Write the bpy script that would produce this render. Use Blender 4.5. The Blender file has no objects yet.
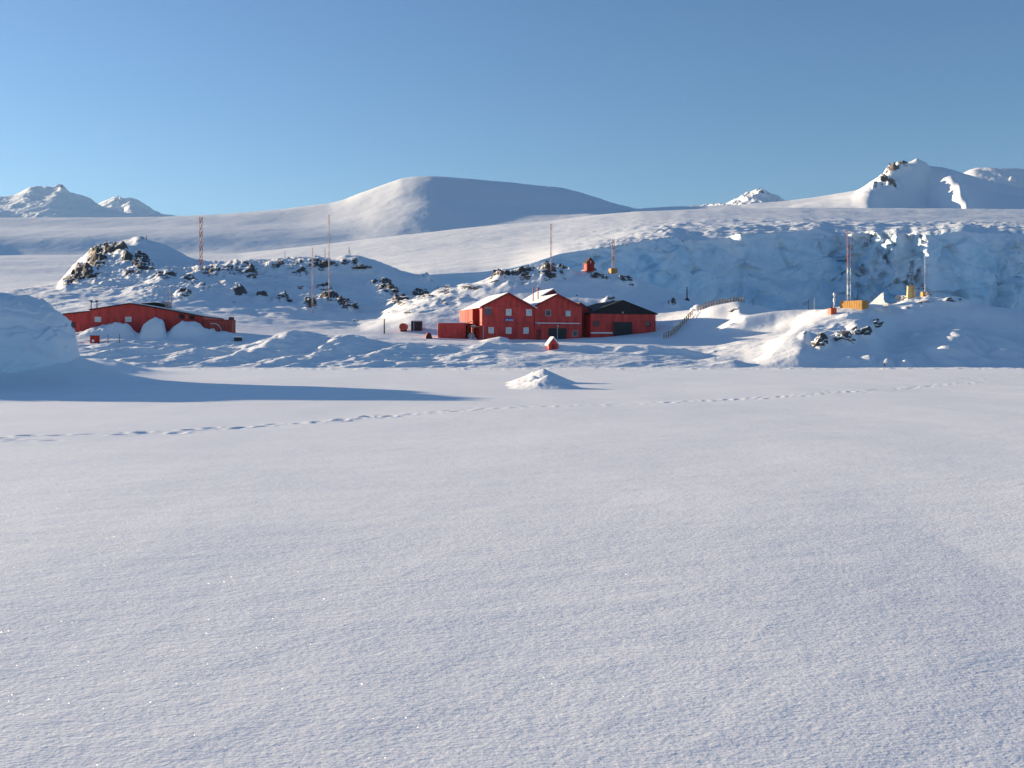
import bpy, math, random
import numpy as np

# ------------------------------------------------------------------ camera model
F, CX, HY, CAMZ = 1000.0, 512.0, 352.0, 1.7      # focal length in px, principal column, horizon row, eye height
AZ, EL = math.radians(26), math.radians(10.9)    # light comes from the left, AZ behind the scene
R = random.Random(7)
HAZE = 1.6e-5

scene = bpy.context.scene
COL = scene.collection

# ------------------------------------------------------------------ noise
_rng = np.random.RandomState(11)
PERM = np.concatenate([_rng.permutation(256)]*4).astype(np.int32)
_a = _rng.rand(256)*2*np.pi
G2 = np.stack([np.cos(_a), np.sin(_a)], 1)
_g = _rng.randn(256, 3); G3 = _g/np.linalg.norm(_g, axis=1, keepdims=True)

def fade(t): return t*t*t*(t*(t*6-15)+10)

def perlin2(x, y, seed=0):
    x = np.asarray(x, float)+seed*17.37; y = np.asarray(y, float)+seed*9.13
    xi = np.floor(x).astype(np.int64); yi = np.floor(y).astype(np.int64)
    xf = x-xi; yf = y-yi
    u = fade(xf); v = fade(yf)
    def g(ix, iy, fx, fy):
        h = PERM[(PERM[ix & 255]+iy) & 255]
        return G2[h, 0]*fx+G2[h, 1]*fy
    n00 = g(xi, yi, xf, yf); n10 = g(xi+1, yi, xf-1, yf)
    n01 = g(xi, yi+1, xf, yf-1); n11 = g(xi+1, yi+1, xf-1, yf-1)
    a = n00+u*(n10-n00); b = n01+u*(n11-n01)
    return 1.5*(a+v*(b-a))

def perlin3(x, y, z, seed=0):
    x = np.asarray(x, float)+seed*17.37; y = np.asarray(y, float)+seed*9.13; z = np.asarray(z, float)+seed*5.71
    xi = np.floor(x).astype(np.int64); yi = np.floor(y).astype(np.int64); zi = np.floor(z).astype(np.int64)
    xf = x-xi; yf = y-yi; zf = z-zi
    u, v, w = fade(xf), fade(yf), fade(zf)
    def g(dx, dy, dz):
        h = PERM[(PERM[(PERM[(xi+dx) & 255]+yi+dy) & 255]+zi+dz) & 255]
        return G3[h, 0]*(xf-dx)+G3[h, 1]*(yf-dy)+G3[h, 2]*(zf-dz)
    def mx(a, b, t): return a+t*(b-a)
    x00 = mx(g(0, 0, 0), g(1, 0, 0), u); x10 = mx(g(0, 1, 0), g(1, 1, 0), u)
    x01 = mx(g(0, 0, 1), g(1, 0, 1), u); x11 = mx(g(0, 1, 1), g(1, 1, 1), u)
    return 1.5*mx(mx(x00, x10, v), mx(x01, x11, v), w)

def fbm2(x, y, octv=4, seed=0, gain=0.5):
    s = 0; a = 1.0; f = 1.0
    for o in range(octv):
        s = s+a*perlin2(x*f, y*f, seed+o*3); a *= gain; f *= 2.03
    return s

def ridged2(x, y, octv=4, seed=0, gain=0.5):
    s = 0; a = 1.0; f = 1.0
    for o in range(octv):
        s = s+a*(1-2*np.abs(perlin2(x*f, y*f, seed+o*5))); a *= gain; f *= 2.1
    return s

def fbm3(x, y, z, octv=4, seed=0, gain=0.5):
    s = 0; a = 1.0; f = 1.0
    for o in range(octv):
        s = s+a*perlin3(x*f, y*f, z*f, seed+o*3); a *= gain; f *= 2.03
    return s

def ridged3(x, y, z, octv=4, seed=0, gain=0.5):
    s = 0; a = 1.0; f = 1.0
    for o in range(octv):
        s = s+a*(1-2*np.abs(perlin3(x*f, y*f, z*f, seed+o*5))); a *= gain; f *= 2.1
    return s

def facets3(x, y, z, seed=0, tilt=0.8):
    """broken planar blocks: each nearest-point cell is a tilted plane"""
    rs = np.random.RandomState(500+seed); H = rs.rand(4096, 3); T = rs.randn(4096, 4)
    xi, yi, zi = np.floor(x).astype(int), np.floor(y).astype(int), np.floor(z).astype(int)
    best = np.full(np.shape(x), 1e9); val = np.zeros(np.shape(x)); second = np.full(np.shape(x), 1e9)
    for dx in (-1, 0, 1):
        for dy in (-1, 0, 1):
            for dz in (-1, 0, 1):
                cx, cy, cz = xi+dx, yi+dy, zi+dz
                h = (PERM[(PERM[(PERM[cx & 255]+cy) & 255]+cz) & 255]*16+(cx*3+cy*7+cz*11) % 16) % 4096
                ox, oy, oz = x-cx-H[h, 0], y-cy-H[h, 1], z-cz-H[h, 2]
                d = ox*ox+oy*oy+oz*oz
                v = T[h, 3]*.5+tilt*(T[h, 0]*ox+T[h, 1]*oy+T[h, 2]*oz)
                m = d < best
                second = np.where(m, best, np.minimum(second, d)); val = np.where(m, v, val); best = np.where(m, d, best)
    return val, np.sqrt(second)-np.sqrt(best)

def smooth1(a, sig):
    if sig <= 0: return a
    r = int(sig*3)+1
    k = np.exp(-0.5*(np.arange(-r, r+1)/sig)**2); k /= k.sum()
    return np.convolve(np.pad(a, r, mode='edge'), k, mode='valid')

def sstep(a, b, x):
    t = np.clip((x-a)/(b-a), 0, 1); return t*t*(3-2*t)

def pchip_cols(Ys, Z, Yq):
    """monotone cubic along axis 0. Ys (K,), Z (K,N), Yq (M,) -> (M,N)"""
    h = np.diff(Ys)[:, None]; d = np.diff(Z, axis=0)/h
    m = np.zeros_like(Z)
    m[0] = d[0]; m[-1] = d[-1]
    for i in range(1, len(Ys)-1):
        w1 = 2*h[i]+h[i-1]; w2 = h[i]+2*h[i-1]
        with np.errstate(divide='ignore', invalid='ignore'):
            hm = (w1+w2)/(w1/d[i-1]+w2/d[i])
        m[i] = np.where(d[i-1]*d[i] > 0, hm, 0)
    m = np.nan_to_num(m)
    idx = np.clip(np.searchsorted(Ys, Yq, side='right')-1, 0, len(Ys)-2)
    hh = (Ys[idx+1]-Ys[idx])[:, None]; t = ((Yq-Ys[idx])/hh[:, 0])[:, None]
    t2, t3 = t*t, t*t*t
    return ((2*t3-3*t2+1)*Z[idx]+(t3-2*t2+t)*hh*m[idx]+(-2*t3+3*t2)*Z[idx+1]+(t3-t2)*hh*m[idx+1])

# ------------------------------------------------------------------ materials
def newmat(name):
    m = bpy.data.materials.new(name); m.use_nodes = True
    nt = m.node_tree; b = nt.nodes['Principled BSDF']
    return m, nt, b

def N(nt, t, **kw):
    n = nt.nodes.new(t)
    for k, v in kw.items():
        if k.startswith('i_'):
            key = k[2:]
            key = int(key) if key.isdigit() else key.replace('_', ' ')
            n.inputs[key].default_value = v
        else: setattr(n, k, v)
    return n

def ramp(nt, fac, stops):
    r = nt.nodes.new('ShaderNodeValToRGB')
    el = r.color_ramp.elements
    while len(el) < len(stops): el.new(0.5)
    for e, (p, c) in zip(el, stops):
        e.position = p; e.color = (c[0], c[1], c[2], 1) if len(c) == 3 else c
    nt.links.new(fac, r.inputs['Fac']); return r

def noise_node(nt, vec, scale, detail=4, rough=0.55):
    n = N(nt, 'ShaderNodeTexNoise'); n.inputs['Scale'].default_value = scale
    n.inputs['Detail'].default_value = detail; n.inputs['Roughness'].default_value = rough
    nt.links.new(vec, n.inputs['Vector']); return n

SNOW = (0.84, 0.86, 0.885)

def snow_material(name, bumps=((0.8, 0.15),), rock=None, tint=None, rockscale=0.6, rough=0.6):
    m, nt, b = newmat(name)
    geo = N(nt, 'ShaderNodeNewGeometry'); pos = geo.outputs['Position']
    n1 = noise_node(nt, pos, bumps[0][0]*0.3, 3)
    col = ramp(nt, n1.outputs['Fac'], [(0.3, (SNOW[0]*.95, SNOW[1]*.955, SNOW[2]*.97)), (0.7, SNOW)]).outputs['Color']
    if tint:
        at = N(nt, 'ShaderNodeAttribute', attribute_name='ice')
        nn = noise_node(nt, pos, tint[1], 5, 0.6)
        ic = ramp(nt, nn.outputs['Fac'], tint[2]).outputs['Color']
        mx = N(nt, 'ShaderNodeMix', data_type='RGBA')
        nt.links.new(at.outputs['Fac'], mx.inputs['Factor'])
        nt.links.new(col, mx.inputs['A']); nt.links.new(ic, mx.inputs['B'])
        col = mx.outputs['Result']
    rk = None
    if rock:
        at = N(nt, 'ShaderNodeAttribute', attribute_name='rock')
        rmp = N(nt, 'ShaderNodeMapping'); rmp.inputs['Scale'].default_value = (0.45, 0.6, 2.4); rmp.inputs['Rotation'].default_value = (0, math.radians(14), 0)
        nt.links.new(pos, rmp.inputs['Vector'])
        nz = noise_node(nt, rmp.outputs['Vector'], rockscale, 7, 0.72)
        ad = N(nt, 'ShaderNodeMath', operation='MULTIPLY_ADD'); ad.inputs[1].default_value = 1.3
        nt.links.new(nz.outputs['Fac'], ad.inputs[0]); nt.links.new(at.outputs['Fac'], ad.inputs[2])
        sc = N(nt, 'ShaderNodeMath', operation='SUBTRACT'); sc.inputs[1].default_value = 0.25
        nt.links.new(ad.outputs[0], sc.inputs[0])
        rr = ramp(nt, sc.outputs[0], [(0.86, (0, 0, 0)), (0.94, (1, 1, 1))])
        rk = rr.outputs['Color']
        cn = noise_node(nt, pos, rockscale*3, 5, 0.65)
        rc = ramp(nt, cn.outputs['Fac'], [(0.3, rock[0]), (0.55, rock[1]), (0.75, rock[2])]).outputs['Color']
        mx = N(nt, 'ShaderNodeMix', data_type='RGBA')
        nt.links.new(rk, mx.inputs['Factor']); nt.links.new(col, mx.inputs['A']); nt.links.new(rc, mx.inputs['B'])
        col = mx.outputs['Result']
    nt.links.new(col, b.inputs['Base Color'])
    b.inputs['Roughness'].default_value = rough
    b.inputs['Specular IOR Level'].default_value = 0.25
    prev = None
    for sc_, st in bumps:
        nb = noise_node(nt, pos, sc_, 4, 0.6)
        bp = N(nt, 'ShaderNodeBump'); bp.inputs['Strength'].default_value = 1.0; bp.inputs['Distance'].default_value = st
        nt.links.new(nb.outputs['Fac'], bp.inputs['Height'])
        if prev: nt.links.new(prev, bp.inputs['Normal'])
        prev = bp.outputs['Normal']
    nt.links.new(prev, b.inputs['Normal'])
    return m

def paint(name, c, var=0.12, rough=0.6, scale=1.5, corr=None, streak=True, metal=0.0):
    m, nt, b = newmat(name)
    tc = N(nt, 'ShaderNodeTexCoord'); v = tc.outputs['Object']
    mp = N(nt, 'ShaderNodeMapping'); mp.inputs['Scale'].default_value = (1, 1, 0.25 if streak else 1)
    nt.links.new(v, mp.inputs['Vector'])
    n = noise_node(nt, mp.outputs['Vector'], scale, 6, 0.65)
    lo = tuple(x*(1-var*1.6) for x in c); hi = tuple(min(1, x*(1+var)+0.01*var) for x in c)
    nt.links.new(ramp(nt, n.outputs['Fac'], [(0.3, lo), (0.5, c), (0.72, hi)]).outputs['Color'], b.inputs['Base Color'])
    b.inputs['Roughness'].default_value = rough; b.inputs['Metallic'].default_value = metal
    b.inputs['Specular IOR Level'].default_value = 0.3
    if corr:
        w = N(nt, 'ShaderNodeTexWave', wave_type='BANDS', bands_direction='X', wave_profile='SIN')
        w.inputs['Scale'].default_value = corr; w.inputs['Distortion'].default_value = 0.0
        nt.links.new(v, w.inputs['Vector'])
        bp = N(nt, 'ShaderNodeBump'); bp.inputs['Distance'].default_value = 0.012
        nt.links.new(w.outputs['Fac'], bp.inputs['Height']); nt.links.new(bp.outputs['Normal'], b.inputs['Normal'])
    return m

ROCKC = ((0.05, 0.045, 0.043), (0.115, 0.10, 0.09), (0.21, 0.18, 0.15))
M = {}
M['land'] = snow_material('wind packed snow with rock', ((0.9, 0.10), (4.0, 0.025)), rock=ROCKC, rockscale=1.25)
M['far'] = snow_material('distant snow', ((0.008, 2.2), (0.03, 0.5)), rock=((0.07, 0.055, 0.05), (0.16, 0.12, 0.10), (0.25, 0.19, 0.15)), rockscale=0.03)
M['alps'] = snow_material('far mountain snow', ((0.006, 6.0), (0.02, 1.5)), rock=((0.07, 0.06, 0.06), (0.14, 0.12, 0.115), (0.22, 0.18, 0.16)), rockscale=0.01)
M['glacier'] = snow_material('glacier snow and ice', ((0.06, 0.9), (0.25, 0.12)),
                             tint=('ice', 0.05, [(0.32, (0.38, 0.60, 0.74)), (0.5, (0.58, 0.75, 0.86)), (0.68, (0.76, 0.85, 0.90))]))
M['berg'] = snow_material('blue white ice', ((0.8, 0.06), (4.0, 0.012)),
                          tint=('ice', 0.35, [(0.3, (0.56, 0.71, 0.80)), (0.55, (0.68, 0.79, 0.85)), (0.75, (0.78, 0.85, 0.89))]))
M['snow'] = snow_material('fresh snow', ((2.5, 0.035), (12.0, 0.008)))

def sea_ice_material():
    m, nt, b = newmat('wind textured snow on sea ice')
    geo = N(nt, 'ShaderNodeNewGeometry'); pos = geo.outputs['Position']
    n1 = noise_node(nt, pos, 0.25, 4)
    nt.links.new(ramp(nt, n1.outputs['Fac'], [(0.3, (0.80, 0.815, 0.85)), (0.7, (0.85, 0.865, 0.89))]).outputs['Color'], b.inputs['Base Color'])
    mp = N(nt, 'ShaderNodeMapping'); mp.inputs['Rotation'].default_value = (0, 0, math.radians(20)); mp.inputs['Scale'].default_value = (0.55, 1.0, 1)
    nt.links.new(pos, mp.inputs['Vector'])
    prev = None
    for sc_, st, dt in ((5.5, 0.0055, 2), (20.0, 0.0052, 3), (55.0, 0.0034, 2)):
        nb = noise_node(nt, mp.outputs['Vector'], sc_, dt, 0.55)
        bp = N(nt, 'ShaderNodeBump'); bp.inputs['Strength'].default_value = 1.0; bp.inputs['Distance'].default_value = st
        nt.links.new(nb.outputs['Fac'], bp.inputs['Height'])
        if prev: nt.links.new(prev, bp.inputs['Normal'])
        prev = bp.outputs['Normal']
    nt.links.new(prev, b.inputs['Normal'])
    b.inputs['Roughness'].default_value = 0.55; b.inputs['Specular IOR Level'].default_value = 0.3
    # sparse crystals lying at odd angles give the sparkle
    vo = N(nt, 'ShaderNodeTexVoronoi'); vo.inputs['Scale'].default_value = 240.0
    nt.links.new(pos, vo.inputs['Vector'])
    sub = N(nt, 'ShaderNodeVectorMath', operation='SUBTRACT'); sub.inputs[1].default_value = (0.5, 0.5, 0.5)
    nt.links.new(vo.outputs['Color'], sub.inputs[0])
    scl = N(nt, 'ShaderNodeVectorMath', operation='SCALE'); scl.inputs['Scale'].default_value = 1.6
    nt.links.new(sub.outputs[0], scl.inputs[0])
    ad = N(nt, 'ShaderNodeVectorMath', operation='ADD'); nt.links.new(geo.outputs['Normal'], ad.inputs[0]); nt.links.new(scl.outputs[0], ad.inputs[1])
    no = N(nt, 'ShaderNodeVectorMath', operation='NORMALIZE'); nt.links.new(ad.outputs[0], no.inputs[0])
    b.inputs['Coat Weight'].default_value = 0.022; b.inputs['Coat Roughness'].default_value = 0.12
    nt.links.new(no.outputs[0], b.inputs['Coat Normal'])
    return m
M['ice'] = sea_ice_material()

def rock_material():
    m, nt, b = newmat('dark rock with caught snow')
    geo = N(nt, 'ShaderNodeNewGeometry'); pos = geo.outputs['Position']
    cn = noise_node(nt, pos, 1.6, 6, 0.7)
    rc = ramp(nt, cn.outputs['Fac'], [(0.3, ROCKC[0]), (0.55, ROCKC[1]), (0.75, ROCKC[2])]).outputs['Color']
    sx = N(nt, 'ShaderNodeSeparateXYZ'); nt.links.new(geo.outputs['Normal'], sx.inputs[0])
    nz = noise_node(nt, pos, 2.5, 5, 0.7)
    ad = N(nt, 'ShaderNodeMath', operation='MULTIPLY_ADD'); ad.inputs[1].default_value = 0.7
    nt.links.new(nz.outputs['Fac'], ad.inputs[0]); nt.links.new(sx.outputs['Z'], ad.inputs[2])
    sn = ramp(nt, ad.outputs[0], [(0.78, (0, 0, 0)), (0.9, (1, 1, 1))])
    mx = N(nt, 'ShaderNodeMix', data_type='RGBA'); nt.links.new(sn.outputs['Color'], mx.inputs['Factor'])
    nt.links.new(rc, mx.inputs['A']); mx.inputs['B'].default_value = (*SNOW, 1)
    nt.links.new(mx.outputs['Result'], b.inputs['Base Color']); b.inputs['Roughness'].default_value = 0.85
    bp = N(nt, 'ShaderNodeBump'); bp.inputs['Distance'].default_value = 0.15
    nt.links.new(cn.outputs['Fac'], bp.inputs['Height']); nt.links.new(bp.outputs['Normal'], b.inputs['Normal'])
    return m
M['rock'] = rock_material()
RED = (0.64, 0.066, 0.056)
M['red'] = paint('red painted corrugated metal', RED, 0.26, 0.55, 1.3, corr=9.0)
M['red_side'] = paint('red painted planks', (0.40, 0.020, 0.008), 0.25, 0.6, 2.0, corr=5.0)
M['red_dark'] = paint('old dark red paint', (0.24, 0.03, 0.028), 0.25, 0.7, 2.0)
M['red_worn'] = paint('weathered red metal', (0.38, 0.075, 0.055), 0.35, 0.7, 3.0)
M['orange'] = paint('orange red paint', (0.62, 0.085, 0.035), 0.15, 0.5, 2.0)
M['black'] = paint('black roofing', (0.020, 0.020, 0.023), 0.2, 0.7, 2.0)
M['dark'] = paint('dark paint and recess shade', (0.022, 0.024, 0.03), 0.2, 0.5, 2.0)
M['iron'] = paint('dark steel', (0.05, 0.045, 0.045), 0.2, 0.6, 4.0)
M['white'] = paint('white paint', (0.75, 0.75, 0.74), 0.08, 0.55, 3.0)
M['grey'] = paint('grey paint', (0.35, 0.35, 0.36), 0.12, 0.6, 3.0)
M['mastpink'] = paint('faded pink mast paint', (0.44, 0.36, 0.36), 0.15, 0.6, 3.0)
M['mastred'] = paint('red mast paint', (0.32, 0.15, 0.14), 0.2, 0.6, 3.0)
M['wood'] = paint('weathered brown wood', (0.36, 0.25, 0.17), 0.3, 0.85, 3.0)
M['ochre'] = paint('ochre painted wood', (0.52, 0.27, 0.075), 0.22, 0.7, 2.5, corr=7.0)
M['tan'] = paint('pale yellow painted planks', (0.55, 0.42, 0.20), 0.15, 0.7, 2.5, corr=6.0)
M['blue'] = paint('blue sign paint', (0.035, 0.07, 0.32), 0.1, 0.5, 2.0)
M['shutter'] = paint('blue grey shutter', (0.10, 0.12, 0.16), 0.2, 0.6, 3.0)
M['cap'] = snow_material('roof snow', ((1.5, 0.10), (8.0, 0.03)))
def pane_mat():
    m, nt, b = newmat('pale window glass')
    tc = N(nt, 'ShaderNodeTexCoord'); n = noise_node(nt, tc.outputs['Object'], 1.2, 3)
    nt.links.new(ramp(nt, n.outputs['Fac'], [(0.35, (0.42, 0.48, 0.52)), (0.65, (0.66, 0.68, 0.67))]).outputs['Color'], b.inputs['Base Color'])
    b.inputs['Roughness'].default_value = 0.15; b.inputs['Specular IOR Level'].default_value = 0.5
    return m
M['pane'] = pane_mat()
M['glass'] = paint('dark window glass', (0.05, 0.06, 0.075), 0.3, 0.12, 2.0)

# ------------------------------------------------------------------ object helpers
def link_mesh(name, verts, faces, mat, parent=None, smooth=False, attrs=None, loc=(0, 0, 0)):
    me = bpy.data.meshes.new(name)
    verts = np.asarray(verts, np.float32)
    if isinstance(faces, np.ndarray):
        nf, k = faces.shape
        me.vertices.add(len(verts)); me.vertices.foreach_set('co', verts.ravel())
        me.loops.add(nf*k); me.loops.foreach_set('vertex_index', faces.ravel().astype(np.int32))
        me.polygons.add(nf); me.polygons.foreach_set('loop_start', np.arange(0, nf*k, k, dtype=np.int32))
        me.polygons.foreach_set('loop_total', np.full(nf, k, np.int32))
        me.update(calc_edges=True)
    else:
        me.from_pydata([tuple(map(float, v)) for v in verts], [], faces); me.update()
    if smooth: me.polygons.foreach_set('use_smooth', np.ones(len(me.polygons), bool))
    for k, v in (attrs or {}).items():
        a = me.attributes.new(k, 'FLOAT', 'POINT'); a.data.foreach_set('value', np.asarray(v, np.float32).ravel())
    mats = mat if isinstance(mat, (list, tuple)) else [mat]
    for mm in mats: me.materials.append(mm)
    o = bpy.data.objects.new(name, me); COL.objects.link(o)
    if parent: o.parent = parent
    o.location = loc
    return o

def grid_faces(nr, nc):
    i = np.arange(nr*nc, dtype=np.int32).reshape(nr, nc)
    return np.stack([i[:-1, :-1], i[:-1, 1:], i[1:, 1:], i[1:, :-1]], -1).reshape(-1, 4)

def tag(o, label, cat, group=None):
    o['label'] = label; o['category'] = cat
    if group: o['group'] = group
    return o

def structure(o): o['kind'] = 'structure'; return o

def thing(name, label, cat, loc, rz=0.0, group=None):
    o = bpy.data.objects.new(name, None); COL.objects.link(o); o.empty_display_size = 0.5
    o.location = loc; o.rotation_euler = (0, 0, rz)
    return tag(o, label, cat, group)

class MB:
    def __init__(s): s.v = []; s.f = []
    def poly(s, vs, fs):
        n = len(s.v); s.v += [tuple(v) for v in vs]; s.f += [tuple(i+n for i in f) for f in fs]; return s
    def box(s, x0, x1, y0, y1, z0, z1):
        return s.poly([(x0, y0, z0), (x1, y0, z0), (x1, y1, z0), (x0, y1, z0), (x0, y0, z1), (x1, y0, z1), (x1, y1, z1), (x0, y1, z1)],
                      [(0, 3, 2, 1), (4, 5, 6, 7), (0, 1, 5, 4), (1, 2, 6, 5), (2, 3, 7, 6), (3, 0, 4, 7)])
    def prism(s, prof, y0, y1):
        """profile in x-z (counter-clockwise seen from -y), extruded along y"""
        n = len(prof)
        vs = [(x, y0, z) for x, z in prof]+[(x, y1, z) for x, z in prof]
        fs = [tuple(range(n)), tuple(range(2*n-1, n-1, -1))]
        for i in range(n):
            j = (i+1) % n; fs.append((j, i, n+i, n+j))
        return s.poly(vs, fs)
    def tube(s, p, q, r, r2=None, n=6):
        r2 = r if r2 is None else r2
        p = np.array(p, float); q = np.array(q, float); d = q-p; d /= np.linalg.norm(d)+1e-9
        a = np.cross(d, (0, 0, 1) if abs(d[2]) < 0.9 else (1, 0, 0)); a /= np.linalg.norm(a); b = np.cross(d, a)
        vs = []
        for c, rr in ((p, r), (q, r2)):
            for k in range(n):
                t = 2*math.pi*k/n; vs.append(tuple(c+rr*(math.cos(t)*a+math.sin(t)*b)))
        fs = [(k, (k+1) % n, n+(k+1) % n, n+k) for k in range(n)]+[tuple(range(n-1, -1, -1)), tuple(range(n, 2*n))]
        return s.poly(vs, fs)
    def ball(s, c, r, n=8, m=6, sz=1.0):
        vs = [(c[0], c[1], c[2]-r*sz)]
        for i in range(1, m):
            ph = -math.pi/2+math.pi*i/m
            for k in range(n):
                t = 2*math.pi*k/n
                vs.append((c[0]+r*math.cos(ph)*math.cos(t), c[1]+r*math.cos(ph)*math.sin(t), c[2]+r*sz*math.sin(ph)))
        vs.append((c[0], c[1], c[2]+r*sz)); L = len(vs)-1
        fs = [(0, 1+(k+1) % n, 1+k) for k in range(n)]
        for i in range(m-2):
            for k in range(n):
                a = 1+i*n; fs.append((a+k, a+(k+1) % n, a+n+(k+1) % n, a+n+k))
        a = 1+(m-2)*n
        fs += [(a+k, a+(k+1) % n, L) for k in range(n)]
        return s.poly(vs, fs)
    def build(s, name, mat, parent=None, loc=(0, 0, 0), smooth=False):
        return link_mesh(name, s.v, s.f, mat, parent, smooth, loc=loc)

def z_at(py, Y): return CAMZ+(HY-py)/F*Y
def x_at(px, Y): return (px-CX)/F*Y

def contour_sheet(us, contours, Yq, sig_px=2.0):
    """contours: [(Y, [(px,py)...] or float z)] -> z (M,N) on the fan grid"""
    du = us[1]-us[0]
    Ys = np.array([c[0] for c in contours], float); Z = []
    for c in contours:
        Y, pts = c[0], c[1]; sg = c[2] if len(c) > 2 else sig_px
        if isinstance(pts, (int, float)): Z.append(np.full(len(us), float(pts)))
        else:
            p = np.array(pts, float); py = smooth1(np.interp(us, p[:, 0], p[:, 1]), sg/du)
            Z.append(z_at(py, Y))
    return pchip_cols(Ys, np.array(Z), Yq)

def ellipses(U, V, lst):
    m = np.zeros_like(U)
    for (cx, cy, rx, ry, s) in lst:
        m = np.maximum(m, s*np.clip(1.6-1.6*np.sqrt(((U-cx)/rx)**2+((V-cy)/ry)**2), 0, 1))
    return m

# ================================================================== SEA ICE
BERG_C = (-37.5, 54.0)
def poly_path(pts, Yof=lambda py: CAMZ*F/(py-HY)):
    return [(x_at(px, Yof(py)), Yof(py)) for px, py in pts]

TRAIL = [(-40, 441), (0, 437), (60, 434.5), (120, 432), (170, 430), (190, 428), (260, 424), (330, 419), (400, 413), (460, 409), (512, 406),
         (560, 404.5), (650, 402), (720, 398.5), (800, 393.5), (880, 388.5), (930, 384), (970, 381.5), (984, 379.5), (972, 377.5), (940, 375.5)]

def build_sea_ice():
    us = np.arange(-220, 1245, 1.25)
    pys = np.concatenate([np.arange(800, 440, -0.8), np.arange(440, 376, -0.28), np.arange(376, 365.4, -0.35)])
    Yq = CAMZ*F/(pys-HY)
    Yg = np.repeat(Yq[:, None], len(us), 1)
    Xg = (us[None, :]-CX)/F*(Yq[:, None]+7.0)
    Z = 0.035*fbm2(Xg/9.0, Yg/14.0, 3, 1)+0.005*fbm2(Xg/2.2+Yg*.1, Yg/1.2, 3, 2)
    Z += 0.10*fbm2(Xg/40., Yg/60., 2, 8)
    # slope away from the sun, put in to darken the near right foreground
    Z -= 0.005*np.maximum(0, 11-Yg)**2+0.013*np.maximum(0, Xg+.3)**2*np.clip(1-Yg/16, 0, 1)**2*np.exp(-np.maximum(0, Xg-4)/3)
    # wind ripples, crests running obliquely
    r = perlin2((Xg*0.9+Yg*0.35)/0.55, (Yg-Xg*.3)/0.30, 4)
    Z += 0.0025*r*np.clip(1-Yg/45, 0, 1)
    # rough snow near the shore
    Z += sstep(100, 118, Yg)*0.10*np.maximum(0, fbm2(Xg/1.6, Yg/3.0, 3, 5)-0.1)
    # low ridge of broken snow along the shore
    Z += 0.16*np.exp(-((Yg-112-2*perlin2(Xg/15, 0*Xg, 3))/1.4)**2)*np.clip(fbm2(Xg/1.1, Yg/2.0, 3, 15)+.1, 0, 1)
    # drift skirt round the ice block
    qb = np.sqrt(((Xg-BERG_C[0])/12.6)**2+((Yg-BERG_C[1])/8.6)**2)
    dd = np.maximum(qb-1, 0)*9.5
    Z += 1.1*np.exp(-(dd/2.2)**1.2)*(1+0.15*fbm2(Xg/3, Yg/3, 3, 6))
    # long drift streaming behind it toward the shore on the right
    t = np.clip((Yg-56)/40, 0, 1)
    cxs = -27.5-11.5*t
    Z += sstep(50, 57, Yg)*(1-sstep(88, 104, Yg))*1.25*np.exp(-((Xg-cxs)/4.2)**2)*(1+.2*fbm2(Xg/4, Yg/6, 3, 9))
    # second low hummock in front of the block on its left
    Z += 0.35*np.exp(-((Xg+22)/5.0)**2-((Yg-37.0)/1.6)**2)
    # footprints: one walked line across the bay
    path = poly_path(TRAIL); foot = []
    rr = random.Random(3)
    for (x0, y0), (x1, y1) in zip(path[:-1], path[1:]):
        L = math.hypot(x1-x0, y1-y0); n = max(1, int(L/0.45)); ux, uy = (x1-x0)/L, (y1-y0)/L
        for k in range(n):
            t = k/n; s = 1 if (k % 2) else -1
            wob = 0.12*math.sin(0.5*(x0+t*(x1-x0)))+rr.gauss(0, 0.10)
            o = s*0.15+wob
            foot.append((x0+t*(x1-x0)-uy*o, y0+t*(y1-y0)+ux*o, ux, uy, rr.uniform(.7, 1.25)))
            if rr.random() < 0.6:
                foot.append((x0+t*(x1-x0)+rr.gauss(0, .3), y0+t*(y1-y0)+rr.gauss(0, .55), ux, uy, rr.uniform(.5, .9)*rr.choice((1, -1, -.8))))
    for (fx, fy, ux, uy, s) in foot:
        FA = (.45+.6*rr.random())*(.75+.2*math.sin(fx*.9+1.3*math.sin(fx*.37)))*(1.15 if fx < -5 else 1)
        r0 = np.searchsorted(Yq, fy-0.9); r1 = np.searchsorted(Yq, fy+0.9)
        if r1 <= r0: continue
        uc = CX+fx/(fy+7.0)*F; w = 0.7/(fy+7.0)*F
        c0 = max(0, int((uc-w-us[0])/1.25)); c1 = min(len(us), int((uc+w-us[0])/1.25)+2)
        if c1 <= c0: continue
        xx = Xg[r0:r1, c0:c1]-fx; yy = Yg[r0:r1, c0:c1]-fy
        a = xx*ux+yy*uy; b = -xx*uy+yy*ux
        q = np.sqrt((a/0.18)**2+(b/0.13)**2)
        Z[r0:r1, c0:c1] += s*FA*(-0.050*np.exp(-q**2)+0.024*np.exp(-((q-1.5)/.45)**2))
    V = np.stack([Xg, Yg, Z], -1).reshape(-1, 3)
    Fc = grid_faces(len(Yq), len(us))
    # the same sheet carried on to the horizon on every side, a little lower so it never meets the detailed part
    n = len(V); B = 9000.0
    V = np.concatenate([V, [(-B, -4000, -1.5), (B, -4000, -1.5), (B, 11500, -1.5), (-B, 11500, -1.5)]])
    # sloping apron that closes the step round the detailed part
    Fc = np.concatenate([Fc, [[n, n+1, n+2, n+3]]])
    o = link_mesh('sea_ice', V, Fc.astype(np.int32), M['ice'], smooth=True)
    return structure(o)
build_sea_ice()

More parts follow.
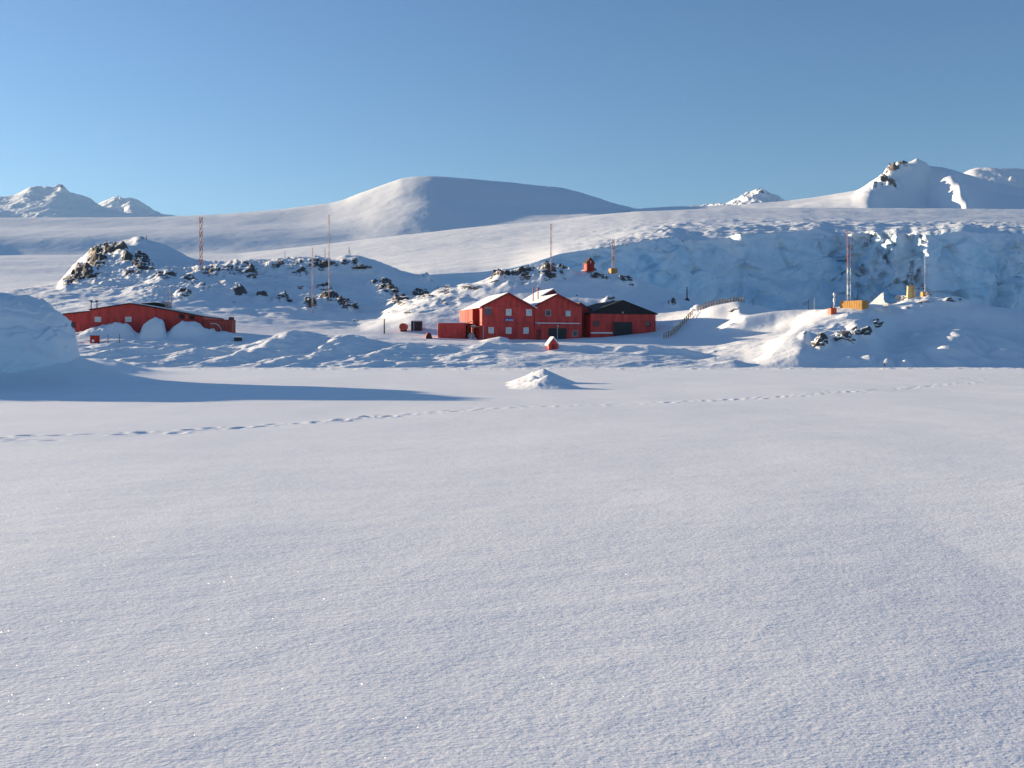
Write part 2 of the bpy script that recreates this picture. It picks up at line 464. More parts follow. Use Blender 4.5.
# ================================================================== SHORE LAND, HILLS
LAND_ROCKS = [
    # left peak
    (97, 262, 13, 17, 1.1), (84, 277, 18, 9, 1.0), (75, 281, 14, 7, 1.0), (118, 250, 14, 7, 1.0), (66, 284, 8, 6, .9), (108, 252, 10, 8, .9), (127, 259, 6, 8, 1), (141, 264, 15, 18, 1.0), (150, 270, 9, 9, .8), (112, 247, 20, 4, .8), (130, 275, 8, 5, .8),
    (78, 270, 6, 6, .9), (140, 240, 10, 5, .7),
    # long hill
    (165, 277, 22, 9, .75), (215, 275, 36, 9, .6), (190, 282, 14, 7, .75), (250, 276, 14, 7, .7), (237, 270, 30, 6, .5), (290, 266, 40, 7, .6), (251, 275, 6, 6, 1), (323, 266, 24, 8, .85), (350, 263, 14, 4, 1), (361, 269, 12, 4, 1.1), (300, 275, 14, 6, .75),
    (330, 302, 16, 4, 1), (310, 306, 12, 4, .8), (345, 307, 12, 5, 1), (322, 286, 18, 4, .9), (300, 288, 10, 4, .8), (385, 288, 12, 10, .9), (393, 293, 10, 6, 1.0), (375, 283, 8, 6, .8), (240, 292, 10, 4, .85), (262, 296, 10, 4, .85), (280, 300, 8, 4, .8),
    (425, 277, 8, 3, .8), (285, 298, 8, 4, .8), (205, 290, 10, 5, .7), (185, 296, 12, 5, .7),
    # knoll behind the houses
    (400, 302, 16, 5, .95), (420, 297, 16, 5, .9), (445, 291, 20, 5, .95), (410, 312, 18, 3, .8), (440, 301, 18, 4, .85), (470, 288, 22, 5, .85), (500, 278, 22, 5, .95), (525, 276, 18, 7, 1), (548, 277, 14, 8, 1.0), (565, 273, 14, 4, .9),
    (590, 271, 12, 4, .9), (600, 279, 22, 4, .75), (625, 282, 14, 4, .85), (611, 300, 10, 3, .85), (672, 304, 8, 3, .9), (457, 298, 20, 4, .8), (391, 312, 10, 4, .7),
    # right outcrop
    (822, 342, 9, 7, 1.15), (846, 338, 10, 6, 1.1), (866, 333, 9, 5, 1.1), (876, 324, 8, 4, 1.0), (855, 331, 8, 5, 1.0), (805, 335, 6, 5, .7), (850, 315, 14, 2.5, .85), (738, 309, 6, 3, .8), (920, 302, 24, 3, .75), (955, 301, 20, 3, .7), (908, 308, 8, 3, .9), (912, 293, 14, 4, 1.1), (930, 294, 10, 4, 1.), (915, 338, 6, 2, .8),
]
DUNES = [(240, 129, .8, 4.5, 2.6, 8.0), (272, 135, .7, 4.0, 2.6, 8), (305, 139, .9, 4.5, 3.2, 10.0), (322, 130, .7, 4.0, 2.6, 7), (350, 137, .9, 4.0, 2.8, 9.0), (378, 131, .6, 3.5, 2.2, 7), (405, 134, .8, 4.5, 2.6, 8), (436, 136, .7, 4.5, 2.4, 7), (298, 144, 1.2, 8.0, 3.4, 14), (346, 142, 1.0, 4.5, 3.0, 12), (283, 127, .5, 3.0, 2.0, 5), (345, 126.5, .4, 3, 2, 4),
         (205, 135, .8, 5, 2.6, 6), (165, 137, .7, 5, 2.6, 6), (128, 133, .7, 5, 2.6, 6), (100, 130, .7, 5, 2.6, 5), (180, 128, .6, 4, 2.2, 5), (140, 127, .5, 4, 2.2, 4), (118, 143, .6, 4, 2.2, 5),
         (952, 134, 2.7, 7.0, 4.5, 12), (985, 136, 1.6, 6, 4, 12), (912, 128, .9, 4.0, 2.4, 7), (1010, 133, 1.0, 5, 3, 9), (950, 128, .7, 4, 2.5, 6),
         (888, 123, .8, 1.6, 1.2, 2), (905, 122.5, .7, 1.3, 1.0, 2), (870, 124, .7, 2.5, 1.6, 3), (1005, 126, .6, 3, 2.4, 4), (850, 123.5, .6, 2.5, 1.4, 2.4), (735, 124, .6, 3.5, 2, 2.5), (772, 126, .35, 2.4, 1.8, 4), (800, 125, .4, 3.5, 2.5, 4)]
ROUGH = [(215, 272, 75, 18, 1), (290, 265, 70, 14, 1), (325, 300, 42, 13, .9), (105, 265, 50, 32, 1), (430, 298, 70, 22, .28), (530, 277, 60, 13, 1), (388, 291, 18, 12, 1), (245, 286, 70, 16, .85), (180, 288, 60, 16, .85), (605, 282, 40, 10, .5), (920, 297, 60, 8, .7), (845, 330, 50, 16, .6)]
land = {}
def build_land():
    us = np.arange(-260, 1290, 1.35)
    Yq = np.concatenate([np.arange(116, 160, 0.24), np.arange(160, 182, 0.4), np.arange(182, 262, 0.62), np.arange(262, 372, 0.85)])
    C = [
        (116, -1.0),
        (120.5, -0.12),
        (126, [(-250, 358), (0, 359), (90, 361), (200, 362), (300, 362), (430, 361), (480, 358), (560, 358), (640, 359), (700, 362), (745, 362), (765, 358), (785, 351), (800, 348), (830, 350), (870, 355), (892, 360), (915, 360), (960, 359), (1000, 358), (1024, 357), (1280, 356)]),
        (134, [(-250, 350), (0, 351), (90, 353), (150, 353), (200, 355), (245, 354), (298, 351), (340, 351), (385, 353), (430, 353), (480, 350.5), (560, 350.5), (640, 351.5), (700, 355), (740, 351), (765, 345), (780, 336), (795, 331), (812, 331), (840, 330), (858, 328), (870, 330), (885, 345), (910, 351), (940, 351), (980, 349), (1024, 348), (1280, 346)]),
        (141, [(-250, 343), (0, 345), (90, 346), (160, 347), (215, 348), (250, 345), (300, 341), (345, 342), (390, 346), (430, 346), (480, 346.5), (560, 347), (640, 347.5), (700, 348), (735, 344), (760, 341), (783, 335), (797, 325), (815, 318), (840, 314), (866, 314), (880, 323), (895, 334), (940, 337), (980, 335), (1024, 334), (1280, 334)]),
        (150, [(-250, 338), (0, 339), (62, 338), (215, 338), (250, 338.5), (300, 335.5), (345, 338), (390, 342), (480, 342.5), (600, 342.5), (660, 343), (700, 343), (722, 340), (745, 337), (770, 333.5), (793, 330), (808, 313), (830, 306.5), (870, 303), (885, 304), (900, 303), (930, 299), (960, 299), (1000, 305), (1024, 309), (1280, 312)]),
        (154.5, [(-250, 334), (0, 331), (50, 331), (78, 331), (92, 326), (105, 323), (115, 321), (125, 322), (131, 325), (135, 331), (140, 331.5), (143, 322), (148, 317.5), (155, 316.5), (161, 316.5), (164.5, 320), (166, 331), (169, 330), (174, 323), (183, 319), (193, 320), (200, 322), (206, 327), (215, 330), (232, 331), (250, 335), (300, 340), (400, 340), (480, 341), (600, 341), (660, 342), (700, 340), (724, 334), (745, 331), (775, 325), (797, 316), (815, 308), (850, 306), (900, 302), (930, 297), (960, 299), (1000, 307), (1280, 314)], 0.6),
        (158.5, [(-250, 335), (0, 334), (232, 334), (300, 338.5), (400, 339), (480, 340), (488, 337), (500, 334.5), (508, 336), (512, 341), (600, 340), (640, 336), (655, 338), (695, 339), (718, 332), (728, 324), (745, 314), (770, 310), (800, 308), (850, 307), (900, 304), (960, 302), (1024, 311), (1280, 319)], 1.0),
        (163, [(-250, 334), (0, 333), (232, 332), (300, 335), (380, 335), (440, 337), (480, 338), (560, 338.5), (605, 337), (640, 335), (655, 336), (690, 333), (712, 326), (727, 320.5), (740, 313), (770, 314), (850, 313), (900, 312), (1024, 318), (1280, 326)]),
        (176, [(-250, 330), (0, 329), (100, 325), (232, 327), (300, 330), (380, 332), (440, 334), (480, 335), (600, 334), (655, 328), (690, 314), (710, 305), (735, 300), (755, 303), (800, 314), (900, 322), (1280, 330)]),
        (195, [(-250, 316), (0, 316), (90, 311), (150, 311), (232, 315), (300, 321), (360, 326), (385, 320), (410, 312), (440, 308), (480, 304), (520, 300), (560, 298), (600, 297), (640, 300), (680, 304), (700, 307), (740, 313), (800, 325), (1280, 340)]),
        (215, [(-250, 305), (0, 304), (60, 301), (150, 299), (232, 304), (300, 311), (360, 318), (378, 318), (400, 304), (430, 294), (470, 284), (500, 276), (530, 273), (560, 271.5), (590, 270.5), (620, 273), (640, 279), (680, 292), (700, 299), (740, 314), (800, 330), (1280, 350)]),
        (236, [(-250, 296), (0, 296), (60, 291), (150, 287), (232, 291), (300, 300), (350, 304), (380, 304), (400, 302), (430, 300), (470, 296), (500, 294), (600, 292), (640, 298), (700, 314), (800, 340), (1280, 354)]),
        (262, [(-250, 290), (0, 291), (60, 283), (100, 275), (150, 273), (200, 274), (232, 275), (260, 276), (300, 279), (330, 281), (345, 279), (370, 278), (400, 286), (430, 293), (470, 302), (520, 315), (600, 330), (1280, 356)]),
        (285, [(-250, 290), (0, 296), (60, 281), (90, 266), (120, 258), (160, 264), (190, 264), (215, 262.5), (250, 260), (290, 258), (330, 256), (345, 252.5), (360, 253.5), (378, 258), (400, 268), (425, 275), (440, 281), (460, 292), (500, 312), (600, 340), (1280, 357)]),
        (322, [(-250, 300), (0, 306), (40, 296), (60, 281), (80, 261), (97, 252), (110, 244), (125, 240), (140, 236), (155, 240), (170, 246), (185, 254), (200, 264), (230, 288), (300, 305), (500, 340), (1280, 357)]),
        (350, [(-250, 330), (0, 330), (60, 318), (140, 290), (230, 315), (300, 330), (500, 350), (1280, 357)]),
        (372, -2.0)]
    Z = contour_sheet(us, C, Yq, 3.0)
    Yg = np.repeat(Yq[:, None], len(us), 1); Xg = (us[None, :]-CX)/F*Yg
    U = np.repeat(us[None, :], len(Yq), 0)
    V0 = HY-(Z-CAMZ)/Yg*F
    rockm = ellipses(U, V0, LAND_ROCKS)
    # broad ground unevenness, drifts elongated with the wind
    hill = sstep(185, 215, Yg)
    und = 0.22*fbm2(Xg/9, Yg/9, 3, 21)+hill*0.55*fbm2(Xg/13, Yg/13, 2, 22)
    drift = fbm2((Xg*.9+Yg*.4)/6.5, (Yg*.9-Xg*.4)/2.6, 4, 23)
    bank = sstep(119, 124, Yg)*(1-sstep(143, 153, Yg))
    band = bank*(0.35+0.65*sstep(60, 110, U)*(1-sstep(430, 520, U)))*(1-.4*sstep(720, 800, U))
    Z += und*sstep(118, 128, Yg)*np.where((Yg > 151) & (Yg < 185), .45, 1)+band*(0.26*drift+0.14*np.maximum(0, fbm2(Xg/2.1, Yg/2.1, 3, 24)))
    # hard-edged wind crests on the banks
    cr = 1-np.abs(perlin2((Xg*.95+Yg*.3)/7.5, (Yg-.3*Xg)/3.2, 31))*2.2
    Z += band*0.24*np.clip(cr, 0, 1)**2*np.where(U > 715, .25, 1)
    wdr = np.exp(-((Yg-154.5)/2.2)**2)*(1-sstep(228, 245, U))
    Z += wdr*(.30*perlin2(Xg/1.6, Yg/2, 35)+.16*perlin2(Xg/.6, Yg/.9, 36))
    # one long crest catching the light below the houses
    yc = 139.0-4.0*(U-470)/230.
    wv = sstep(455, 485, U)*(1-sstep(690, 715, U))
    Z += wv*0.75*np.exp(-((Yg-yc)/1.1)**2)*(1+.3*perlin2(Xg/2, Yg/2, 33))
    # separate rounded drifts along the shore: long windward flank to the left, steeper lee to the right
    for (px, Yd, h, wl, wr, dy) in DUNES:
        xc = x_at(px, Yd)
        dx = Xg-xc-.25*(Yg-Yd); q = np.sqrt((dx/np.where(dx < 0, wl, wr))**2+((Yg-Yd)/dy)**2)
        q = q*(1+.18*perlin2(Xg/2.2, Yg/2.6, 37))
        cq = np.clip(1-q, 0, 1); Z += h*(cq*.55+.45*cq*cq*(3-2*cq))
    # rock steps
    rg = ridged2(Xg/5.5+.25*perlin2(Xg/3, Yg/3, 41), Yg/5.5, 5, 40, 0.55)
    amp = np.where(Yg > 185, 1.5, 0.75)
    rs = smooth_mask(rockm)
    kn = (U > 372) & (U < 492) & (Yg > 188) & (Yg < 233)
    amp = np.where(kn, .55, amp)
    Z += rs*amp*(rg*0.55+0.1)
    # strata: rock shelves dipping to the right
    st = (Z*1.0+0.35*Xg*.35+0.2*Yg+1.4*fbm2(Xg/9, Yg/9, 3, 45))/1.7
    fr = st-np.floor(st)
    Z += rs*amp*0.75*(sstep(0, .3, fr)-fr)
    # broken ledges on the rocky parts, smooth snow between
    rgh = smooth_mask(ellipses(U, V0, ROUGH))*np.clip(.75+.7*fbm2(Xg/14, Yg/14, 2, 50), 0, 1.2)
    Xr = Xg+.8*perlin2(Xg/4, Yg/4, 52); 
    l1 = np.abs(perlin2((Xr*.93+Yg*.3)/4.6, (Yg-Xr*.3)/2.6, 53)); l2 = np.abs(perlin2((Xr*.93+Yg*.3)/2.0, (Yg-Xr*.3)/1.3, 54))
    Z += rgh*(1.35*(1-2*l1)+.55*(1-2*l2)+.2*fbm2(Xg/.9, Yg/.9, 2, 55))*np.where(Yg > 185, .85, .4)
    Z += hill*.16*fbm2(Xg/3, Yg/2.2, 3, 56)
    gx = np.gradient(Z, axis=1)/np.maximum(1e-6, np.gradient(Xg, axis=1)); gy = np.gradient(Z, axis=0)/np.gradient(Yq)[:, None]
    steep = np.sqrt(gx*gx+gy*gy)
    rock = np.clip(rs*0.55, 0, .62)*sstep(0.30, 0.9, steep)+rs*np.where(kn, .34, np.where(Yg > 185, .27, .22))+0.30*rgh*sstep(0.6, 1.3, steep)
    V = np.stack([Xg, Yg, Z], -1).reshape(-1, 3)
    o = link_mesh('hill', V, grid_faces(len(Yq), len(us)), M['land'], smooth=True, attrs={'rock': rock})
    structure(o)
    land.update(us=us, Yq=Yq, Z=Z)

def smooth_mask(m):
    k = np.array([.25, .5, .25])
    for _ in range(2):
        p = np.pad(m, 1, mode='edge')
        m = .25*p[:-2, 1:-1]+.5*p[1:-1, 1:-1]+.25*p[2:, 1:-1]
        p = np.pad(m, 1, mode='edge')
        m = .25*p[1:-1, :-2]+.5*p[1:-1, 1:-1]+.25*p[1:-1, 2:]
    return m
build_land()

def ground(X, Y):
    us, Yq, Z = land['us'], land['Yq'], land['Z']
    u = CX+F*X/Y; j = (u-us[0])/(us[1]-us[0]); j0 = int(np.clip(math.floor(j), 0, len(us)-2)); tj = j-j0
    i0 = int(np.clip(np.searchsorted(Yq, Y)-1, 0, len(Yq)-2)); ti = (Y-Yq[i0])/(Yq[i0+1]-Yq[i0])
    return float((Z[i0, j0]*(1-tj)+Z[i0, j0+1]*tj)*(1-ti)+(Z[i0+1, j0]*(1-tj)+Z[i0+1, j0+1]*tj)*ti)

def hit(px, py, ymin=0.0):
    """where the line of sight through a point of the view meets the land"""
    us, Yq, Z = land['us'], land['Yq'], land['Z']
    j = int(round((px-us[0])/(us[1]-us[0]))); col = Z[:, j]
    pr = HY-(col-CAMZ)/Yq*F
    ok = np.where((pr <= py) & (Yq >= ymin))[0]
    i = ok[0] if len(ok) else int(np.argmin(np.where(Yq >= ymin, pr, 1e9)))
    Y = float(Yq[i]); X = x_at(px, Y)
    return X, Y, ground(X, Y)

# ================================================================== GLACIER
RECU = [600, 700, 834, 850, 860, 873, 882, 896, 910, 927, 960, 1004, 1018, 1100, 1300, 1420]
RECV = [0, 70, 70, 54, 56, 36, 38, 17, 20, 0, 0, 5, 0, 0, 20, 20]
def build_glacier():
    us = np.arange(-420, 1420, 1.5)
    top = np.array([(-420, 290), (0, 292), (100, 290), (300, 288), (380, 280), (430, 273), (480, 270.5), (510, 267), (530, 262), (560, 252), (590, 247.5), (620, 243), (640, 240), (660, 237), (674, 233), (682, 239), (700, 238), (725, 236), (740, 232), (780, 230), (800, 229), (815, 226), (830, 231), (845, 233), (860, 231), (900, 232), (940, 233), (960, 229), (980, 231), (1024, 231), (1200, 228), (1420, 228)], float)
    py = smooth1(np.interp(us, top[:, 0], top[:, 1]), 1.2)
    py = py+sstep(560, 620, us)*(1.0*perlin2(us/9.0, 0*us, 3)+.6*perlin2(us/3.5, 0*us, 5))
    Yc = 400+np.clip(us-300, -300, 1200)*0.22
    nv = 115; t = np.linspace(0, 1, nv)[:, None]
    lean = 26.0
    ztop = CAMZ+(HY-py)/F*(Yc+lean)
    # ice face
    z = -2+(ztop[None, :]+2)*t
    Yb = Yc[None, :]+lean*(0.35*t+0.65*t**2.2)
    Xb = (us[None, :]-CX)/F*(Yc[None, :]+lean*t)
    U = np.repeat(us[None, :], nv, 0); Vp = HY-(z-CAMZ)/Yb*F
    flute = ridged3(Xb/34, Yb/34, z/60, 3, 60, .42)
    block = fbm3(Xb/36, Yb/36, z/26, 3, 61, .45)
    ef = fbm3(Xb/30, Yb/30, z/19, 2, 66)*5; edge = (np.floor(ef)+sstep(.55, 1, ef-np.floor(ef)))/5
    cl = np.minimum(1, 6*t)*np.minimum(1, 8*(1-t)+.12)
    crev = -np.clip(ridged3(Xb/16, Yb/16, z/60, 2, 63)-1.22, 0, 1)
    wx, wz = Xb+4*fbm3(Xb/20, Yb/20, z/20, 2, 67), z+3*fbm3(Xb/18, Yb/18, z/18, 2, 68)
    f1, g1 = facets3((wx+.35*wz)/19, Yb/40, (wz-.2*wx)/13, 1, .9); f2, g2 = facets3((wx-.3*wz)/7.5, Yb/18, wz/5.5, 2, .8)
    busy = np.clip(.55+.8*fbm3(Xb/60, 0*Xb, z/40, 2, 69), .12, 1.2)
    disp = cl*(2.0*flute+3.0*block+2.2*edge+4*crev+2.9*f1+1.3*busy*f2-1.2*busy*np.clip(.10-g1, 0, .1)/.1)*sstep(36, 52, ztop)[None, :]
    # towers of ice leaning out of the face near its top, their left flanks turned to the light
    out = np.zeros_like(U)
    for (cx, wl, wr, yt, yb, a) in ((742, 12, 6, 229, 244, 14), (700, 14, 6, 237, 248, 14), (853, 9, 5, 231, 240, 12)):
        dxp = U-cx-.18*(Vp-yt)*(a > 36)
        w = np.clip(1-np.abs(dxp)/np.where(dxp < 0, wl, wr), 0, 1)*np.clip((yb-Vp)/(yb-yt), 0, 1)**.6
        out = np.maximum(out, a*w*(1+.12*perlin3(Xb/5, Yb/5, z/5, 77)))
    nx, ny = 0.25, -0.97
    X1 = Xb+nx*disp; Y1 = Yb+ny*disp; z1 = z+cl*.6*fbm3(Xb/14, Yb/14, z/14, 2, 64)
    # the face steps forward four times toward the right: each step turns a flank to the light
    uu = U+7.0*perlin3(Xb/9, 0*Xb, z/8, 78)+4.5*perlin3(Xb/3, 0*Xb, z/3.2, 79)+.12*(Vp-235)+2.5*f2
    rec = np.interp(uu, RECU, RECV)*np.clip(1.15-1.0*(1-t)**2, .15, 1)
    kf = 1-(out-rec)/Y1
    X1 = X1*kf; z1 = CAMZ+(z1-CAMZ)*kf; Y1 = Y1*kf
    ice1 = np.clip(0.75+0.45*fbm3(Xb/40, Yb/40, z/22, 3, 65)+.1*flute-.03*out, 0, 1)*np.clip((1-t)*6+.25, 0, 1)
    # plateau and snow slope behind
    tt = np.concatenate([np.linspace(0, 1, 210)[1:]])
    Yq0 = np.array([0, 60, 180, 420, 1000, 1180, 1400.])
    c0 = {}
    P = lambda pts: np.interp(us, *np.array(pts, float).T)
    rows = [py,
            None, None,
            P([(-420, 280), (0, 280), (200, 276), (300, 267), (400, 256.5), (456, 251), (520, 245), (560, 240), (600, 235), (640, 229), (676, 226), (740, 224), (800, 222), (900, 222), (1024, 222), (1420, 222)]),
            P([(-420, 258), (0, 258), (100, 257), (200, 257), (240, 256), (300, 250), (360, 244), (400, 239), (456, 233), (550, 225), (600, 219), (640, 216), (680, 215), (720, 213.5), (800, 213), (900, 213.5), (1024, 215), (1420, 215)]),
            None, None]
    rows[1] = py*.78+rows[3]*.22; rows[2] = py*.48+rows[3]*.52
    rows[5] = rows[4]+14; rows[6] = rows[4]+40
    Ytab = Yc[None, :]+lean+Yq0[:, None]
    Ztab = np.stack([CAMZ+(HY-smooth1(r, 1.5))/F*Ytab[i] for i, r in enumerate(rows)])
    Ztab[0] = ztop
    rel = np.concatenate([np.arange(2, 60, 2.2), np.arange(60, 300, 5), np.arange(300, 1010, 9), np.arange(1010, 1400, 30)])
    Z2 = pchip_cols(Yq0, Ztab, rel)
    rec2 = np.interp(us, RECU, RECV)*1.15
    Y2 = Yc[None, :]+lean+rel[:, None]+rec2[None, :]*np.clip(1-rel[:, None]/250, 0, 1)
    X2 = (us[None, :]-CX)/F*Y2
    U2 = np.repeat(us[None, :], len(rel), 0)
    rough = sstep(520, 680, U2)*(1-sstep(950, 1150, Y2))
    a1 = np.clip((rel[:, None])/15, 0, 1)
    Z2 = Z2+a1*rough*(1.5*fbm2(X2/60, Y2/26, 3, 70)+2.3*np.clip(ridged2(X2/95+.3*fbm2(X2/40, Y2/40, 2, 74), Y2/24, 3, 71)-.6, 0, 2)-1.6*np.clip(ridged2(X2/80, Y2/14, 2, 73)-1.0, 0, 1))
    Z2 = Z2+(1-rough)*0.7*fbm2(X2/90, Y2/70, 3, 72)*a1
    ice2 = np.clip(.9-rel[:, None]/26, 0, .8)+0*X2
    ice2 = ice2+rough*.35*np.clip(ridged2(X2/60, Y2/24, 3, 71)*.5, 0, 1)
    X = np.concatenate([X1, X2]); Y = np.concatenate([Y1, Y2]); Z = np.concatenate([z1, Z2]); I = np.clip(np.concatenate([ice1, ice2]), 0, 1)
    o = link_mesh('glacier', np.stack([X, Y, Z], -1).reshape(-1, 3), grid_faces(X.shape[0], X.shape[1]), M['glacier'], smooth=True, attrs={'ice': I})
    structure(o)
build_glacier()

# ================================================================== SNOW DOME AND MOUNTAINS
def far_sheet(name, us, C, Yq, mat, sig, rocks=(), amp=1.0, nscale=200.0, seed=80, rid=0.0, ridpow=1.0, mask=None):
    Z = contour_sheet(us, C, Yq, sig)
    Yg = np.repeat(Yq[:, None], len(us), 1); Xg = (us[None, :]-CX)/F*Yg; U = np.repeat(us[None, :], len(Yq), 0)
    V0 = HY-(Z-CAMZ)/Yg*F
    Z = Z+amp*fbm2(Xg/nscale, Yg/nscale, 5, seed)
    if rid:
        Z = Z+rid*(mask(U, V0) if mask else 1)*ridged2(Xg/nscale*1.3, Yg/nscale*1.3, 5, seed+7)
    rk = ellipses(U, V0, rocks)*.6 if rocks else np.zeros_like(U)
    if rocks: Z = Z+rk*nscale*.12*ridged2(Xg/nscale*4, Yg/nscale*4, 4, seed+9)
    o = link_mesh(name, np.stack([Xg, Yg, Z], -1).reshape(-1, 3), grid_faces(len(Yq), len(us)), mat, smooth=True, attrs={'rock': rk})
    return structure(o)

def build_dome():
    us = np.arange(-460, 800, 1.6)
    C = [(1640, [(-460, 275), (0, 275), (240, 272), (360, 262), (456, 250), (600, 236), (800, 228)]),
         (2000, [(-460, 245), (-340, 214), (-200, 216), (-90, 245), (0, 262), (100, 260), (200, 260), (300, 255), (350, 250), (400, 245), (500, 238), (600, 224), (700, 222), (800, 222)]),  # rise beyond the left frame edge is unseen, added to shade the valley
         (2290, [(-460, 238), (-340, 210), (-220, 212), (-90, 238), (0, 254), (100, 254), (200, 253), (300, 250), (350, 248), (395, 249), (425, 256), (450, 256), (500, 252), (560, 243), (600, 234), (650, 225), (800, 222)]),
         (2480, [(-460, 240), (-250, 230), (0, 236), (100, 235), (200, 235), (300, 239), (350, 241), (395, 239), (410, 240), (425, 241), (450, 241), (500, 237), (560, 229), (600, 223), (640, 218), (700, 219), (800, 219)]),
         (2850, [(-460, 240), (-200, 230), (0, 226), (100, 225.5), (200, 224), (300, 222), (330, 219), (360, 214), (385, 208), (410, 202), (430, 200.5), (450, 202), (490, 204.5), (540, 206), (590, 209), (640, 213), (700, 219), (800, 219)]),
         (3250, [(-460, 230), (-200, 222), (0, 217.5), (100, 217), (160, 217), (220, 214), (280, 209), (330, 203), (345, 199), (360, 193), (380, 186), (400, 179), (415, 176.8), (430, 176), (445, 176.3), (470, 178), (510, 182), (540, 186), (560, 189), (580, 193), (590, 196), (610, 202), (640, 210), (660, 214), (700, 220), (800, 222)], 2.0),
         (3700, [(-460, 240), (0, 240), (300, 235), (430, 215), (560, 225), (660, 240), (800, 250)]),
         (4200, [(-460, 300), (800, 300)])]
    Yq = np.concatenate([np.arange(1640, 3300, 11), np.arange(3300, 4201, 60)])
    far_sheet('snow_dome', us, C, Yq, M['far'], 9.0, rocks=[], amp=1.8, nscale=330.0, seed=80,
              rid=5.0, mask=lambda U, V: np.exp(-((U-585)/45)**2)*np.clip((222-V)/20, 0, 1)+.3*np.exp(-((U-395)/40)**2))
build_dome()

def build_mountain():
    us = np.arange(630, 1330, 1.0)
    C = [(1900, [(630, 240), (1330, 240)]),
         (2350, [(630, 219), (780, 220), (860, 222), (900, 224), (1024, 224), (1330, 222)]),
         (2520, [(630, 214), (740, 214), (800, 213), (840, 211), (858, 209), (868, 207), (876, 209), (900, 214), (925, 217), (936, 218), (946, 219), (956, 213), (967, 204), (975, 212), (985, 217), (1010, 218), (1330, 216)]),
         (2700, [(630, 211), (740, 209), (790, 206), (830, 201), (852, 197), (864, 192), (872, 191), (884, 199), (900, 204), (920, 208), (930, 210), (940, 210), (951, 194), (960, 185), (968, 192), (985, 200), (1010, 205), (1040, 208), (1330, 212)]),
         (2860, [(630, 209), (740, 206), (790, 202), (830, 197), (855, 192), (870, 184), (882, 183), (895, 184), (908, 185), (918, 188), (930, 190), (943, 176), (952, 173), (962, 179), (975, 184), (995, 191), (1024, 196), (1330, 206)]),
         (3000, [(630, 208), (660, 206), (700, 205), (740, 203), (790, 199), (830, 194), (855, 190), (864, 185.5), (870, 182), (885, 173), (893, 167.5), (900, 163.5), (907, 162), (912, 160), (917, 157), (921, 158.8), (925, 160.5), (930, 164.5), (945, 167.5), (960, 171), (975, 175), (1000, 183), (1024, 187), (1330, 200)], 0.4),
         (3250, [(630, 225), (900, 185), (917, 180), (1000, 205), (1330, 220)]),
         (3700, [(630, 300), (1330, 300)])]
    Yq = np.concatenate([np.arange(1900, 2300, 40), np.arange(2300, 3020, 5), np.arange(3020, 3700, 50)])
    far_sheet('mountain', us, C, Yq, M['far'], 2.0, rocks=[(893, 172, 12, 5, 1.2), (903, 167, 10, 4, 1.1), (884, 182, 8, 6, 1.1), (892, 186, 9, 5, 1.0), (876, 186, 5, 4, .8), (966, 213, 5, 2, 1)], amp=2.0, nscale=170.0, seed=90,
              rid=5.0, mask=lambda U, V: np.exp(-((U-890)/28)**2)*np.clip((208-V)/25, 0, 1)+.25*np.exp(-((U-945)/14)**2))
    us = np.arange(900, 1350, 1.2)
    C = [(4600, [(900, 215), (1350, 215)]), (4900, [(900, 205), (950, 200), (975, 186), (1000, 184), (1024, 186), (1350, 190)]),
         (5300, [(900, 195), (940, 187), (958, 177), (967, 171.5), (975, 169), (990, 168.3), (1010, 168.5), (1024, 170), (1080, 174), (1350, 185)], 1.0), (5900, [(900, 260), (1350, 260)])]
    far_sheet('mountain', us, C, np.arange(4600, 5901, 16.0), M['alps'], 4.0, rocks=[(1012, 179, 4, 1.5, .7)], amp=8.0, nscale=400.0, seed=95, rid=6)
    us = np.arange(690, 830, 0.7)
    C = [(5600, [(690, 222), (830, 222)]), (6000, [(690, 210), (730, 207), (748, 201), (757, 200), (766, 203), (775, 206), (830, 210)]),
         (6300, [(690, 208), (728, 205), (738, 201), (745, 196.5), (752, 193), (758, 191.5), (764, 192.5), (772, 195), (778, 197.5), (784, 201), (800, 206), (830, 210)], .5), (6800, [(690, 240), (830, 240)])]
    far_sheet('mountain', us, C, np.arange(5600, 6801, 14.0), M['alps'], 1.5, rocks=[(752, 197, 6, 3, 1.0), (762, 195, 5, 3, .9), (745, 199, 5, 2, .9)], amp=6.0, nscale=170.0, seed=99, rid=16)
    us = np.arange(-380, 240, 0.9)
    C = [(7200, [(-380, 226), (240, 226)]), (7700, [(-380, 216), (-60, 212), (0, 212), (50, 207), (90, 212), (120, 215), (240, 222)]),
         (8300, [(-380, 200), (-150, 203), (-60, 200), (0, 203), (15, 199), (28, 196), (38, 199), (55, 195), (66, 196), (80, 202), (100, 211), (125, 216), (240, 226)]),
         (8700, [(-380, 190), (-200, 198), (-120, 190), (-60, 196), (0, 198), (14, 195), (22, 190), (30, 187), (40, 187.5), (46, 186.8), (52, 188), (58, 186), (62, 185), (67, 190), (71, 194), (82, 196), (90, 198), (97, 203), (105, 208), (120, 215), (240, 226)], .5), (9300, [(-380, 250), (240, 250)])]
    far_sheet('mountain', us, C, np.concatenate([np.arange(7200, 8720, 12.0), np.arange(8720, 9301, 40)]), M['alps'], 1.5, rocks=[(62, 190, 5, 3, .8), (35, 193, 8, 3, .6)], amp=12.0, nscale=420.0, seed=103, rid=16)
    us = np.arange(60, 240, 0.7)
    C = [(9200, [(60, 226), (240, 226)]), (9900, [(60, 212), (100, 210), (112, 206), (122, 208), (130, 203), (140, 207), (155, 214), (240, 224)]),
         (10400, [(60, 215), (96, 206), (103, 202), (110, 199.5), (118, 197), (124, 199.5), (131, 199), (137, 200), (146, 206), (155, 212), (163, 217), (240, 228)], .5), (11000, [(60, 250), (240, 250)])]
